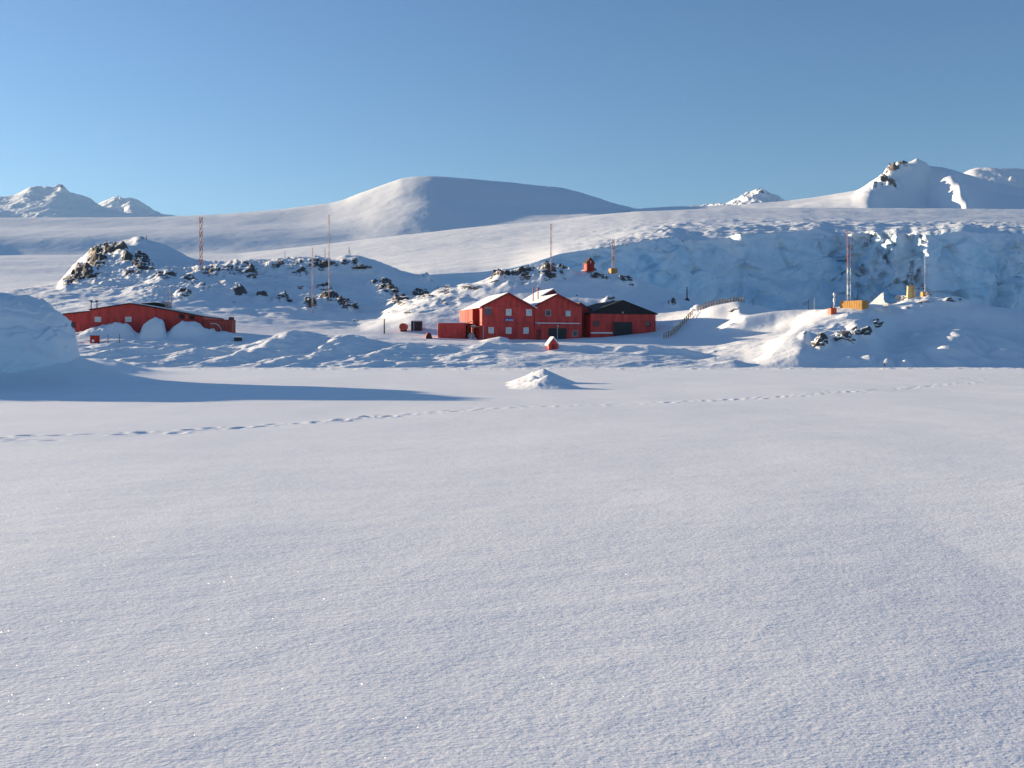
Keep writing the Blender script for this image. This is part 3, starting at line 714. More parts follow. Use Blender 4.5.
    far_sheet('mountain', us, C, np.arange(9200, 11001, 16.0), M['alps'], 1.5, rocks=[(120, 201, 4, 3, .8)], amp=10.0, nscale=330.0, seed=107, rid=16)
build_mountain()

# ================================================================== ICE BLOCK AND SNOW MOUND ON THE BAY
def build_berg():
    nu, nv = 420, 170
    a = np.linspace(-math.pi, math.pi, nu, endpoint=False)[None, :]; p = np.linspace(-0.25, math.pi/2, nv)[:, None]
    def sp(c, e): return np.sign(c)*np.abs(c)**e
    e1, e2 = 0.20, 0.92
    rx, ry, rz = 13.4, 9.0, 5.15
    x = rx*sp(np.cos(p), e1)*sp(np.cos(a), e2); y = ry*sp(np.cos(p), e1)*sp(np.sin(a), e2); z = rz*sp(np.sin(p), .62)+0*a
    # shoulders: the right end rounds off higher up; unseen left peak added to lengthen the shadow
    sh = sstep(2.0, 5.0, z)
    x = x-sh*.5*sstep(6, 13, x)
    z = z*(1+.62*np.exp(-((x+2.5)/6.2)**2-((y-2)/6.0)**2))
    nrm = np.stack([x/rx**2, y/ry**2, z/rz**2], -1); nrm /= np.linalg.norm(nrm, axis=-1, keepdims=True)+1e-9
    d = (0.17*facets3(x/3.6, y/3.6, z/2.4, 9, .7)[0])*np.clip((3.9-z)/1.2, .15, 1)+0.34*fbm3(x/4.5, y/4.5, z/3.2, 3, 120)+0.10*ridged3(x/2.6, y/2.6, z/1.7, 3, 121, .4)+.16*np.round(2.0*fbm3(x/3.2, y/3.2, z/1.8, 2, 122)+.3*fbm3(x, y, z, 2, 123))/2.0
    P = np.stack([x, y, z], -1)+nrm*d[..., None]
    i = np.arange(nu*nv, dtype=np.int32).reshape(nv, nu); j = np.roll(i, -1, axis=1)
    Fc = np.stack([i[:-1], j[:-1], j[1:], i[1:]], -1).reshape(-1, 4)
    ice = np.clip(.95-1.2*np.clip(nrm[..., 2]-.35, 0, 1)+.3*fbm3(x/4, y/4, z/2, 3, 125), 0, 1)
    o = link_mesh('iceberg', P.reshape(-1, 3), Fc, M['berg'], smooth=True, attrs={'ice': ice}, loc=(BERG_C[0], BERG_C[1], -0.1))
    tag(o, 'big rounded block of pale blue ice frozen into the bay at the left edge', 'iceberg')
build_berg()

def build_mound():
    n = 150; m = 110
    x = np.linspace(-3.6, 3.6, n)[None, :]; y = np.linspace(-4.5, 14, m)[:, None]
    X = x+0*y; Y = y+0*x
    def cone(cx, cy, h, l, r, ry):
        dx = X-cx; w = np.where(dx < 0, l, r)
        q = np.sqrt((dx/w)**2+((Y-cy)/ry)**2)
        return h*np.clip(1-q, 0, 1)**1.25
    z = np.maximum(cone(0.05, 0, 0.68, 2.3, 2.0, 2.6), cone(0.15, 8.5, .92, 2.6, 2.2, 4.0))
    z = np.maximum(z, cone(-.6, 4, .55, 1.8, 1.6, 4.0))
    k = np.clip(z/.4, 0, 1)
    z = z+k*(.07*fbm2(X/1.1, Y/1.4, 3, 130)+.05*np.clip(ridged2(X/1.0, Y/1.4, 2, 131)-.5, 0, 2)*(X < .1))-.06
    o = link_mesh('snow_mound', np.stack([X, Y, z], -1).reshape(-1, 3), grid_faces(m, n), M['snow'], smooth=True, loc=(1.75, 50.0, 0.0))
    tag(o, 'small peaked heap of snow standing alone on the flat bay', 'snow mound')
build_mound()

# ================================================================== BUILDINGS
TH = math.radians(18)
def window(parent, x, z, w, h, pane='pane', frame='white', y=0.0):
    f = MB()
    b = 0.10
    f.box(x-w/2-b, x+w/2+b, y-.07, y-.004, z-b, z); f.box(x-w/2-b, x+w/2+b, y-.07, y-.004, z+h, z+h+b)
    f.box(x-w/2-b, x-w/2, y-.066, y-.004, z, z+h); f.box(x+w/2, x+w/2+b, y-.066, y-.004, z, z+h)
    fo = f.build('window', M[frame], parent)
    MB().box(x-w/2, x+w/2, y-.03, y-.006, z, z+h).build('pane', M[pane], fo)
    return fo

def gable_roof(parent, w, d, ze, za, xm, mat='cap', th=0.14, over=0.35, front=0.25, name='roof', back=None):
    """two pitched slabs as one roof; ze eave height, za ridge height, xm ridge position"""
    m = MB(); back = d if back is None else back
    sl = (za-ze)/xm; sr = (za-ze)/(w-xm)
    L = (-over, ze-over*sl); Rr = (w+over, ze-over*sr); A = (xm, za)
    m.prism([L, A, Rr, (Rr[0], Rr[1]+th), (A[0], A[1]+th), (L[0], L[1]+th)], -front, back+.2)
    o = m.build(name, M[mat], parent); o.location.z = 0.012
    return o

def fascia(parent, w, ze, za, xm, mat='red_dark', over=0.35, y=-0.26):
    sl = (za-ze)/xm; sr = (za-ze)/(w-xm)
    L = (-over, ze-over*sl); Rr = (w+over, ze-over*sr); A = (xm, za)
    t = .20
    MB().prism([(L[0], L[1]-t), (A[0], A[1]-t), (Rr[0], Rr[1]-t), (Rr[0], Rr[1]+.16), (A[0], A[1]+.16), (L[0], L[1]+.16)], y-.05, y).build('fascia', M[mat], parent)

def main_house():
    P = (x_at(482, 163), 163.0, 3.3)
    w, d, ze, za, xm = 8.98, 10.8, 6.15, 8.35, 4.45
    h = thing('red_house', 'two storey red gabled house with blue name board and five pale windows', 'house', P, TH, 'red gabled houses of the station')
    b = MB().prism([(0, -1.5), (w, -1.5), (w, ze), (xm, za), (0, ze)], 0, d)
    b.build('wall', M['red'], h)
    gable_roof(h, w, d, ze, za, xm, over=.5)
    fascia(h, w-.3, ze, za, xm, over=.15)
    s = 1/5.82  # metres per pixel along the facade
    def fx(px): return (px-482)*s
    def fz(py): return (341-py)*.163-1.7+1.9
    for px, pt, pb, hw, pane, fr in ((508.5, 307.5, 312.8, .74, 'pane', 'white'), (529, 307.5, 312.8, .74, 'pane', 'white'), (491, 326, 331, .70, 'pane', 'white'), (508.5, 326, 331.2, .74, 'pane', 'white'), (526, 326, 331, .7, 'pane', 'white'), (488, 307.5, 312.5, .75, 'shutter', 'shutter')):
        window(h, fx(px), fz(pb), hw, (pb-pt)*.163, pane, fr)
    MB().box(fx(484.5), fx(491.5), -.12, -.004, fz(307.2)+.12, fz(307.2)+.28).build('window_hood', M['grey'], h)
    # thin batten lines across the front
    MB().box(fx(497), fx(508), -.05, -.003, fz(304.8), fz(304.8)+.09).build('trim', M['red_worn'], h)
    MB().box(fx(513), fx(528), -.05, -.003, fz(304.2), fz(304.2)+.09).build('trim', M['red_worn'], h)
    MB().box(fx(498.5), fx(530), -.05, -.003, fz(321.3), fz(321.3)+.09).build('trim', M['red_worn'], h)
    MB().box(fx(483), fx(483.8), -.06, -.003, -.5, 3.0).build('downpipe', M['grey'], h)
    # upper floor jutting out over the side
    up = MB().box(-1.0, -.003, 2.2, d-.4, 3.25, ze-.28).build('side_bay', M['red_side'], h)
    for y in (4.4, 5.3, 6.3): MB().box(-1.05, -1.003, y, y+.28, 3.3, ze-.32).build('batten', M['red_worn'], up)
    MB().box(-.98, -.05, 7.4, d-.5, 1.2, 3.2).build('recess_shade', M['dark'], h)  # dark block put in for the shade below the jutting bay
    # landing with stairs
    st = MB().box(-1.3, -.05, .9, 4.2, 2.78, 2.92)
    for y in (1.0, 4.1): st.box(-1.28, -1.16, y-.06, y+.06, -.5, 2.78)
    st = st.build('stair', M['wood'], h)
    for k in range(9): MB().box(-1.25, -.15, 4.3+k*.3, 4.58+k*.3, 2.5-k*.3, 2.6-k*.3).build('step', M['wood'], st)
    rl = MB().tube((-1.25, .95, 2.9), (-1.25, .95, 3.8), .05).tube((-1.25, 4.15, 2.9), (-1.25, 4.15, 3.8), .05).tube((-1.25, .95, 3.8), (-1.25, 4.15, 3.8), .05).tube((-1.25, 4.15, 3.8), (-1.25, 7.1, .9), .05)
    rl.build('handrail', M['wood'], st)
    sn = MB().ball((-.75, 2.4, 2.95), .5, 10, 6, .5).ball((-.8, 3.5, 1.2), .75, 10, 6, 1.0).ball((-.9, 2.2, .3), 1.0, 10, 6, .9)
    tag(sn.build('snow_clump', M['snow'], None, smooth=True), 'bright snow caught on the side stair of the two storey red house', 'snow').location = P
    bpy.context.scene.objects['snow_clump'].rotation_euler = (0, 0, TH)
    # name board above the lower windows
    sg = thing('sign', 'blue name board with white lettering under the middle upper window', 'sign', P, TH)
    MB().box(fx(505), fx(513), -.12, -.05, fz(319.0), fz(315.8)).build('board', M['blue'], sg)
    x = fx(505.5)
    for word in (4, 6):
        lt = MB()
        for k in range(word):
            lt.box(x, x+.075, -.128, -.122, fz(318.6), fz(317.3))
            if k % 2: lt.box(x, x+.10, -.1285, -.1225, fz(318.05), fz(317.85))
            x += .118
        x += .08
        lt.build('lettering', M['white'], sg)

def second_house():
    P = (3.72, 165.9, 3.3)
    w, d, ze, za, xm = 8.45, 11.0, 6.3, 8.30, 4.0
    h = thing('red_house', 'two storey red gabled house with wide dark garage door, right of the name board', 'house', P, TH, 'red gabled houses of the station')
    MB().prism([(0, -1.5), (w, -1.5), (w, ze), (xm, za), (0, ze)], 0, d).build('wall', M['red'], h)
    gable_roof(h, w, d, ze, za, xm, over=.12)
    fascia(h, w, ze, za, xm, over=.1)
    def fx(px): return (px-533.8)*w/48.4
    def fz(py): return (341-py)*.167
    window(h, fx(547.5), fz(312.5), .75, .85, 'glass', 'grey'); window(h, fx(568), fz(312.5), .78, .8, 'pane', 'grey')
    window(h, fx(575), fz(332.5), .7, .8, 'glass', 'grey')
    MB().box(fx(534.6), fx(580), -.35, -.004, fz(320.4), fz(320.4)+.13).build('ledge', M['cap'], h)
    MB().prism([(fx(533.2), fz(319.5)), (fx(538), fz(322.5)), (fx(538), fz(321.7)), (fx(534.5), fz(318.4))], -.5, -.36).build('gutter', M['grey'], h)
    dr = MB().box(fx(548), fx(566), -.10, -.004, -1.2, fz(325)).build('garage_door', M['dark'], h)
    MB().box(fx(556.4), fx(557.2), -.15, -.104, -1.0, fz(324.0)).build('door_post', M['grey'], dr)
    MB().box(fx(536), fx(540.5), -.08, -.004, -.6, fz(326.5)).build('door', M['red_dark'], h)
    MB().ball((fx(557), -.3, fz(322.8)), .14).tube((fx(557), -.3, fz(322.8)), (fx(557), -.01, fz(322.4)), .04).build('lamp', M['white'], h)
    MB().box(fx(560), fx(573), -.06, -.004, fz(304.2), fz(304.2)+.08).build('trim', M['red_worn'], h)
    # taller rear wing with its own snowy roof
    MB().prism([(3.2, -1), (11.0, -1), (11.0, 6.6), (7.4, 9.9), (3.2, 7.6)], d+.05, d+8).build('rear_wing', M['red_dark'], h)
    r = MB().prism([(2.9, 7.45), (7.4, 9.92), (11.3, 6.35), (11.3, 6.5), (7.4, 10.1), (2.9, 7.62)], d-.3, d+8.3)
    r.build('rear_roof', M['cap'], h)
    # flue pipes
    MB().tube((2.0, 6.4, 6.5), (2.0, 6.4, 9.9), .10).build('flue', M['mastred'], h)
    MB().tube((2.9, 6.4, 7.0), (2.9, 6.4, 9.5), .10).ball((2.9, 6.4, 9.6), .3).build('flue', M['mastred'], h)

def garage():
    P = (13.35, 170.0, 4.6)
    w, d, ze, za, xm = 12.2, 12.0, 4.0, 6.15, 5.9
    h = thing('garage', 'low red shed with black gable and black door, right of the houses', 'shed', P, TH)
    MB().prism([(0, -2), (w, -2), (w, ze), (xm, za), (0, ze)], 0, d).build('wall', M['red'], h)
    gable_roof(h, w, d, ze, za, xm, mat='black', th=.18, over=.35)
    MB().prism([(-.15, ze-.08), (w+.15, ze-.08), (w+.15, ze), (xm, za-.02), (-.15, ze)], -.13, -.004).build('gable', M['black'], h)
    def fx(px): return (px-590.5)*w/65.5
    MB().box(fx(613), fx(632), -.10, -.004, -1.2, 2.55).build('door', M['dark'], h)
    MB().box(fx(612), fx(613), -.12, -.003, -1.2, 2.75).build('door_frame', M['red_dark'], h)
    window(h, fx(596), 1.9, .9, .75, 'glass', 'red_dark'); window(h, fx(648), 1.9, 1.0, .8, 'glass', 'red_dark')
    MB().box(fx(590.5), fx(612), -.22, -.004, .55, .78).build('sill', M['white'], h)
    MB().box(fx(633), fx(652), -.22, -.004, .55, .72).build('sill', M['red_worn'], h)
    MB().box(fx(653.2), fx(656.5), -.25, .2, -1.5, .75).build('corner_post', M['grey'], h)
    MB().ball((fx(622), -.3, 4.2), .13).tube((fx(622), -.25, 4.2), (fx(622), -.12, 4.2), .05).build('lamp', M['white'], h)
    # dark link between the shed and the houses
    k = thing('link_building', 'dark red passage wall between the second house and the low shed', 'passage', (x_at(580, 171.5), 171.5, 4.0), TH)
    MB().prism([(0, -2), (2.3, -2), (2.3, 5.0), (0, 6.4)], 0, 7).build('wall', M['red_dark'], k)
    MB().prism([(-.05, 6.42), (2.4, 4.98), (2.4, 5.15), (-.05, 6.6)], -.1, 7.1).build('roof', M['black'], k)

def annex():
    P = (x_at(439.5, 164), 164.0, 3.6)
    h = thing('annex', 'low flat red store with snowy roof at the left end of the houses', 'annex', P, math.radians(6))
    MB().box(0, 4.3, 0, 5, -1.5, 3.15).build('wall', M['red'], h)
    m = MB().box(-.15, 4.4, -.15, 5.1, 3.155, 3.3).build('roof', M['cap'], h)
    MB().box(-.25, -.004, .3, 1.0, -1, 3.4).build('corner_post', M['red_worn'], h)
    MB().box(.6, 3.6, -.5, -.25, -.1, .12).build('skirting', M['red_worn'], h)

def long_building():
    Y = 156.8
    P = (x_at(62, Y), Y, 4.2)
    s = Y/F
    def fx(px): return (px-62)*s
    def fz(py): return z_at(py, Y)-4.2
    h = thing('long_building', 'long low red building half buried in drifts beside the ice block', 'building', P, 0)
    prof = [(0, -2), (fx(203), -2), (fx(203), fz(315.2)), (fx(171), fz(309)), (fx(130), fz(302)), (fx(90), fz(308.2)), (fx(89.6), fz(309.8)), (0, fz(312.8))]
    MB().prism(prof, 0, 11).build('wall', M['red'], h)
    r = MB().prism([(-.3, fz(313)), (fx(89.4), fz(310)), (fx(89.4), fz(309.2)), (-.3, fz(312.2))], -.35, 11.2)
    r.prism([(fx(89.7), fz(308.4)), (fx(130), fz(302.1)), (fx(171), fz(309.1)), (fx(203.5), fz(315.4)), (fx(203.5), fz(314.5)), (fx(171), fz(308.2)), (fx(130), fz(301.2)), (fx(89.7), fz(307.5))], -.35, 11.2)
    r = r.build('roof', M['black'], h); r.location.z = .012
    sn = MB().prism([(fx(131), fz(301.1)), (fx(171), fz(308.1)), (fx(203), fz(314.3)), (fx(203), fz(313.3)), (fx(171), fz(307.0)), (fx(131), fz(300.6))], .2, 11.0).build('roof_snow', M['cap'], h)
    sn.location.z = .02
    # roof hatch in the middle
    MB().prism([(fx(133), fz(302.2)), (fx(158), fz(305.2)), (fx(158), fz(301.5)), (fx(149), fz(299.5)), (fx(135), fz(300.6))], 2.5, 6).build('roof_hatch', M['black'], h)
    MB().box(fx(155), fx(161), 3, 4.5, fz(304.5), fz(298.6)).build('vent', M['grey'], h)
    window(h, fx(98), fz(319.5), .80, .60); window(h, fx(128.5), fz(319.5), .80, .60); window(h, fx(73), fz(325.5), .6, .7, 'glass', 'red_dark')
    MB().box(fx(163.5), fx(165.5), -.1, -.004, -1, fz(318)).build('downpipe', M['red_worn'], h)
    for px in (75, 81):
        MB().tube((fx(px), 6.0, fz(314)), (fx(px), 6.0, fz(296.8)), .085).box(fx(px)-.22, fx(px)+.22, 5.85, 6.15, fz(297.8), fz(296.4)).build('flue', M['iron'], h)
    for px, pt in ((168, 286.5), (171.3, 285)):
        a = thing('antenna', 'thin whip aerial on the roof of the long red building, %s of the pair' % ('left' if px < 170 else 'right'), 'antenna', (x_at(px, Y+3), Y+3, z_at(309, Y+3)), 0, 'whip aerials on the long building')
        MB().tube((0, 0, 0), (0, 0, (309-pt)*.16), .06, .04).build('rod', M['mastred'], a)
        for k in (.35, .6, .85): MB().box(-.16, .16, -.03, .03, (309-pt)*.16*k, (309-pt)*.16*k+.1).build('bracket', M['white'], a)
    # cluttered gear along the right eave
    for i, px in enumerate((176, 181, 186, 191)):
        MB().box(fx(px), fx(px)+.5+.1*(i % 2), -.5, -.36, fz(316+i*.6), fz(312.2+i*.6)).build('eave_vent', M['black' if i % 2 else 'red_worn'], h)
    # container at the right end
    Yc = 156.0
    c = thing('shipping_container', 'faded red container with pale arc and emblem at the end of the long building', 'container', (x_at(203.5, Yc), Yc, 4.3), math.radians(3))
    cs = Yc/F
    W = 28*cs
    MB().box(0, W, 0, 2.6, -1.5, 2.6).build('body', M['red_worn'], c)
    MB().box(-.03, W+.03, -.06, 2.66, 2.605, 2.75).build('roof', M['red_dark'], c)
    arc = MB()
    for k in range(10):
        t0, t1 = math.radians(-20+13*k), math.radians(-20+13*(k+1))
        arc.tube((1.5+1.25*math.cos(t0), -.03, .9+1.25*math.sin(t0)), (1.5+1.25*math.cos(t1), -.03, .9+1.25*math.sin(t1)), .055, n=4)
    arc.build('painted_arc', M['white'], c)
    MB().box(1.05, 1.75, -.03, -.004, .95, 1.35).build('emblem', M['white'], c)
    for k in range(3): MB().box(W*.62+k*.55, W*.62+k*.55+.08, -.05, -.004, -.5, 2.5).build('rib', M['red_dark'], c)
    MB().box(W-.55, W+.1, .2, 1.2, 2.76, 3.15).build('lid_box', M['iron'], c)

def kennel(name, label, px, pb, Y, w, hgt, mat, group=None, snow=True):
    z = z_at(pb, Y)
    t = thing(name, label, 'hut', (x_at(px, Y), Y, z), math.radians(14), group)
    e = hgt*.42
    MB().prism([(-w/2, -.5), (w/2, -.5), (w/2, e), (0, hgt), (-w/2, e)], -.7, .7).build('wall', M[mat], t)
    MB().prism([(-w/2-.12, e-.16), (0, hgt+.02), (w/2+.12, e-.16), (w/2+.12, e+.02), (0, hgt+.2), (-w/2-.12, e+.02)], -.85, .85).build('roof', M['cap' if snow else 'black'], t).location.z = .01
    return t

main_house(); second_house(); garage(); annex(); long_building()

# tiny A roof hut in front
X, Y, Z = hit(552, 346.5)
t = kennel('small_hut', 'tiny red pointed hut with snow on its roof in front of the two houses', 552, 347, Y, 1.35, 1.45, 'red')
MB().box(-.25, .25, -.74, -.703, 0, .6).build('door', M['red_dark'], t)
# chapel on the knoll
X, Y, Z = hit(589, 270.5, 200)
t = thing('chapel', 'small red shrine with a steep dark roof on the knoll top', 'shrine', (X, Y, Z-.1), math.radians(20))
t.scale = (.84, .84, .80)
MB().prism([(-1, -.6), (1, -.6), (1, 1.7), (0, 2.9), (-1, 1.7)], -.9, .9).build('wall', M['red_side'], t)
MB().prism([(-1.15, 1.45), (0, 2.92), (1.15, 1.45), (1.15, 1.68), (0, 3.15), (-1.15, 1.68)], -1.05, 1.05).build('roof', M['iron'], t).location.z = .012
MB().box(-.3, .3, -.95, -.905, 0, 1.3).build('door', M['red_dark'], t)
MB().tube((0, -1.0, 1.5), (0, -1.0, 2.3), .06).tube((-.25, -1.0, 2.0), (.25, -1.0, 2.0), .06).build('cross', M['white'], t)
MB().tube((-1.6, .2, -.3), (-1.6, .2, 2.3), .07).build('post', M['mastred'], t)

# ------------------------------------------------------------------ masts and poles
def lattice(px, pt, pb, label, w, rows, group='lattice masts', ymin=0, base=None, leg=.06, cols=None, Ybase=None):
    X, Y, Z = hit(px, pb, ymin)
    H = (z_at(pt, Y)-Z)
    t = thing('radio_mast', label, 'mast', (X, Y, Z), math.radians(20), group)
    cs = [(w/2*math.cos(a), w/2*math.sin(a)) for a in (math.radians(90), math.radians(210), math.radians(330))]
    bounds = [r[0] for r in rows]+[1.0]
    for i, (f0, mt) in enumerate(rows):
        z0, z1 = f0*H, bounds[i+1]*H
        m = MB()
        for c in cs: m.tube((c[0], c[1], z0), (c[0], c[1], z1), leg, n=5)
        n = max(1, int((z1-z0)/(w*1.15))); hstep = (z1-z0)/n
        for k in range(n):
            for a in range(3):
                c, d = cs[a], cs[(a+1) % 3]
                if k % 2: c, d = d, c
                m.tube((c[0], c[1], z0+k*hstep), (d[0], d[1], z0+(k+1)*hstep), leg*.6, n=4)
        m.build('mast_section', M[mt], t)
    if base:
        b = base
        MB().box(-b[0]/2, b[0]/2, -b[1]/2, b[1]/2, -.6, b[2]).build('base', M[b[3]], t)
    return t

def pole(px, pt, pb, label, r, mats, ymin=0, group=None, base=None, cat='pole', name='pole', rz=0):
    X, Y, Z = hit(px, pb, ymin)
    H = z_at(pt, Y)-Z
    t = thing(name, label, cat, (X, Y, Z), rz, group)
    n = len(mats)
    for i, mt in enumerate(mats):
        MB().tube((0, 0, H*i/n-(.5 if i == 0 else 0)), (0, 0, H*(i+1)/n), r*(1-.4*i/n), r*(1-.4*(i+1)/n)).build('pole_section' if n > 1 else 'shaft', M[mt], t)
    if base: MB().box(-base[0]/2, base[0]/2, -base[1]/2, base[1]/2, -.5, base[2]).build('base', M[base[3]], t)
    return t, H

rw = lambda n: [(i/n, 'mastred' if i % 2 == 0 else 'mastpink') for i in range(n)]
lattice(201, 215, 264, 'dark red lattice mast on the crest left of the thin masts', .95, [(i/7, 'red_dark' if i % 2 == 0 else 'mastred') for i in range(7)], ymin=270, leg=.075)
lattice(329, 213, 296, 'tallest thin red and white lattice mast on the left hill', .34, rw(9), ymin=225, leg=.03)
lattice(312.5, 246, 311, 'thin red mast low on the left hill, left of the tallest thin mast', .30, rw(7), ymin=200, leg=.025)
lattice(551, 222, 271.5, 'thin pink red mast on the knoll left of the shrine', .36, rw(7), ymin=205, leg=.036)
lattice(613, 237, 270.5, 'pink lattice mast standing in an ochre box right of the shrine', .55, rw(6), ymin=205, leg=.08, base=(1.5, 1.3, 1.0, 'ochre'))
X_, Y_, Z_ = hit(849, 303, 145)
t = lattice(848.5, 228, 303, 'tall lattice mast with red upper and white lower half on the right outcrop', .62, [(0, 'grey'), (.14, 'white'), (.28, 'grey'), (.42, 'white'), (.50, 'mastred'), (.64, 'mastred'), (.78, 'mastred'), (.9, 'mastred')], ymin=145, leg=.035)
pole(925, 247, 289, 'thin white pole rising from an ochre box beside the tan hut', .05, ['white', 'grey', 'white', 'white'], ymin=145, base=(1.0, .9, .65, 'ochre'))
pole(325, 246, 256.5, 'short pole on the hill crest right beside the tallest thin mast', .10, ['mastred'], ymin=262)
t, H = pole(349, 245, 253, 'short dark pole with a tilted brace on the top of the left hill', .10, ['iron'], ymin=262)
MB().tube((0, 0, H*.7), (.5, 0, 0), .05).build('brace', M['iron'], t)
pole(285, 249.5, 258, 'faint short pole on the crest between two lattice masts', .10, ['grey'], ymin=262)
t, H = pole(687, 285, 298.5, 'dark post with a spread foot on the shaded slope above the railing', .16, ['iron'], ymin=185)
MB().tube((0, 0, .5), (-.55, 0, -.1), .12).tube((0, 0, .5), (.5, 0, -.1), .12).box(-.5, .45, -.3, .3, -.3, .15).build('foot', M['iron'], t)
pole(384.3, 317, 332, 'dark upright post standing in snow left of the round red drum', .15, ['iron'], ymin=150)
pole(146.5, 233.5, 238, 'tiny marker cross on the summit of the rocky left peak', .12, ['iron'], ymin=310)
t, H = pole(808.5, 297, 303.5, 'small dark post left of the red box on the right outcrop', .07, ['iron'], ymin=140, group=None)
t, H = pole(814.5, 296, 303, 'small pale post left of the red box on the right outcrop', .07, ['grey'], ymin=140, group=None)
pole(753, 297.5, 304, 'thin stake at the end of the upper railing', .06, ['iron'], ymin=145)

# ------------------------------------------------------------------ gear on the right outcrop
def seat(px, pb, ymin=140):
    X, Y, Z = hit(px, pb, ymin); return X, Y, Z
X, Y, Z = seat(851, 305.5)
t = thing('wooden_platform', 'ochre slatted wooden enclosure round the foot of the tall mast', 'platform', (X+.3, Y-.6, Z), math.radians(-50))
t.scale = (.84, .84, .84)
for y, nm in ((-1.1, 'front_panel'), (1.0, 'back_panel')):
    m = MB()
    for k in range(9): m.box(-2.0+k*.445, -2.0+k*.445+.40, y, y+.1, -.6, 1.05)
    m.box(-2.0, 1.96, y+.102, y+.16, .7, .8); m.box(-2.0, 1.96, y+.102, y+.16, .1, .2)
    m.build(nm, M['ochre'], t)
for x in (-2.12, 2.0):
    m = MB()
    for k in range(5): m.box(x, x+.1, -1.1+k*.44, -1.1+k*.44+.40, -.6, 1.05)
    m.box(x+.102 if x < 0 else x-.06, x+.16 if x < 0 else x-.002, -1.0, 1.0, .7, .8)
    m.build('side_panel', M['ochre'], t)
MB().box(-1.9, 1.9, -.9, .95, .2, .9).build('filling', M['wood'], t)
X, Y, Z = seat(832.5, 312)
t = thing('red_box', 'bright orange red crate on the snow left of the ochre enclosure', 'crate', (X, Y, Z), math.radians(18))
MB().box(-.55, .42, -.4, .4, -.3, .72).build('body', M['orange'], t)
MB().box(-.58, .45, -.43, .43, .725, .79).build('lid', M['red_dark'], t)
t, H = pole(834.3, 292.5, 306.5, 'slim white beacon post beside the orange red crate', .10, ['white'], ymin=143, name='beacon', cat='beacon')
MB().ball((0, 0, H), .20, sz=1.4).build('head', M['white'], t)
MB().box(-.13, .13, -.13, .13, H*.45, H*.7).build('lamp_box', M['white'], t)
MB().tube((0, 0, -.4), (0, 0, .5), .22, .12).build('foot', M['grey'], t)

X, Y, Z = seat(884, 304)
t = thing('tent', 'white three sided pointed screen catching sunlight on the outcrop', 'tent', (X+.1, Y+1.5, Z), math.radians(8))
H = z_at(290.5, Y)-Z
MB().poly([(-1.6, 2.1, -.3), (.50, -.6, -.3), (.6, 1.9, -.3), (.42, .3, H), (.40, .5, H)],
          [(0, 1, 3), (1, 2, 4, 3), (2, 0, 4), (0, 3, 4), (0, 2, 1)]).build('canopy', M['white'], t)
MB().tube((.42, 0, -.3), (.42, -.03, H+.1), .06).build('pole', M['white'], t)
X, Y, Z = seat(887, 313, 135)
t = thing('instrument_screen', 'white louvred weather box on a stand in front of the pointed screen', 'weather box', (X, Y, Z), math.radians(-48))
m = MB()
for a in (-.33, .33):
    for b in (-.3, .3): m.tube((a*1.2, b*1.2, -.4), (a, b, .75), .05, n=5)
m.build('stand', M['white'], t)
m = MB()
for k in range(5): m.box(-.4, .4, -.36, .36, .76+k*.14, .86+k*.14)
m.build('louvre_box', M['white'], t)
MB().prism([(-.5, 1.47), (.5, 1.47), (0, 1.68)], -.45, .45).build('roof', M['white'], t)
X, Y, Z = seat(911, 293)
t = thing('tower_hut', 'tall narrow tan hut with a dark chimney on the rock ledge', 'hut', (X, Y, Z), math.radians(-12))
MB().prism([(-.62, -.6), (.62, -.6), (.5, 1.75), (-.5, 1.75)], -.55, .55).build('wall', M['tan'], t)
MB().prism([(.10, .0), (.34, .0), (.34, 1.6), (.10, 1.6)], -.62, -.57).build('door', M['wood'], t)
MB().box(-.56, .56, -.6, .6, 1.755, 1.85).build('roof', M['wood'], t)
MB().tube((.1, 0, 1.8), (.1, 0, 2.35), .16).build('chimney', M['iron'], t)
X, Y, Z = seat(898, 297)
t = thing('dish_antenna', 'small grey dish on a short post between the pointed screen and tan hut', 'antenna', (X, Y, Z), math.radians(-20))
MB().tube((0, 0, -.3), (0, 0, .55), .06).build('post', M['grey'], t)
m = MB(); n = 12
rings = []
for r, y in ((0.02, .05), (.25, .0), (.45, -.12)):
    for k in range(n): rings.append((r*math.cos(2*math.pi*k/n), y-.05, .65+r*math.sin(2*math.pi*k/n)))
m.poly(rings, [(a*n+k, a*n+(k+1) % n, (a+1)*n+(k+1) % n, (a+1)*n+k) for a in range(2) for k in range(n)])
m.build('dish', M['grey'], t)
X, Y, Z = hit(884.5, 364.8, 0)
t = thing('stake', 'tiny dark stake at the shore edge below the right outcrop', 'stake', (x_at(884.5, 121.5), 121.5, 0.0), 0)
MB().tube((0, 0, -.4), (0, 0, .55), .045).build('shaft', M['iron'], t)
MB().box(-.12, .12, -.03, .03, .38, .5).build('tag', M['wood'], t)

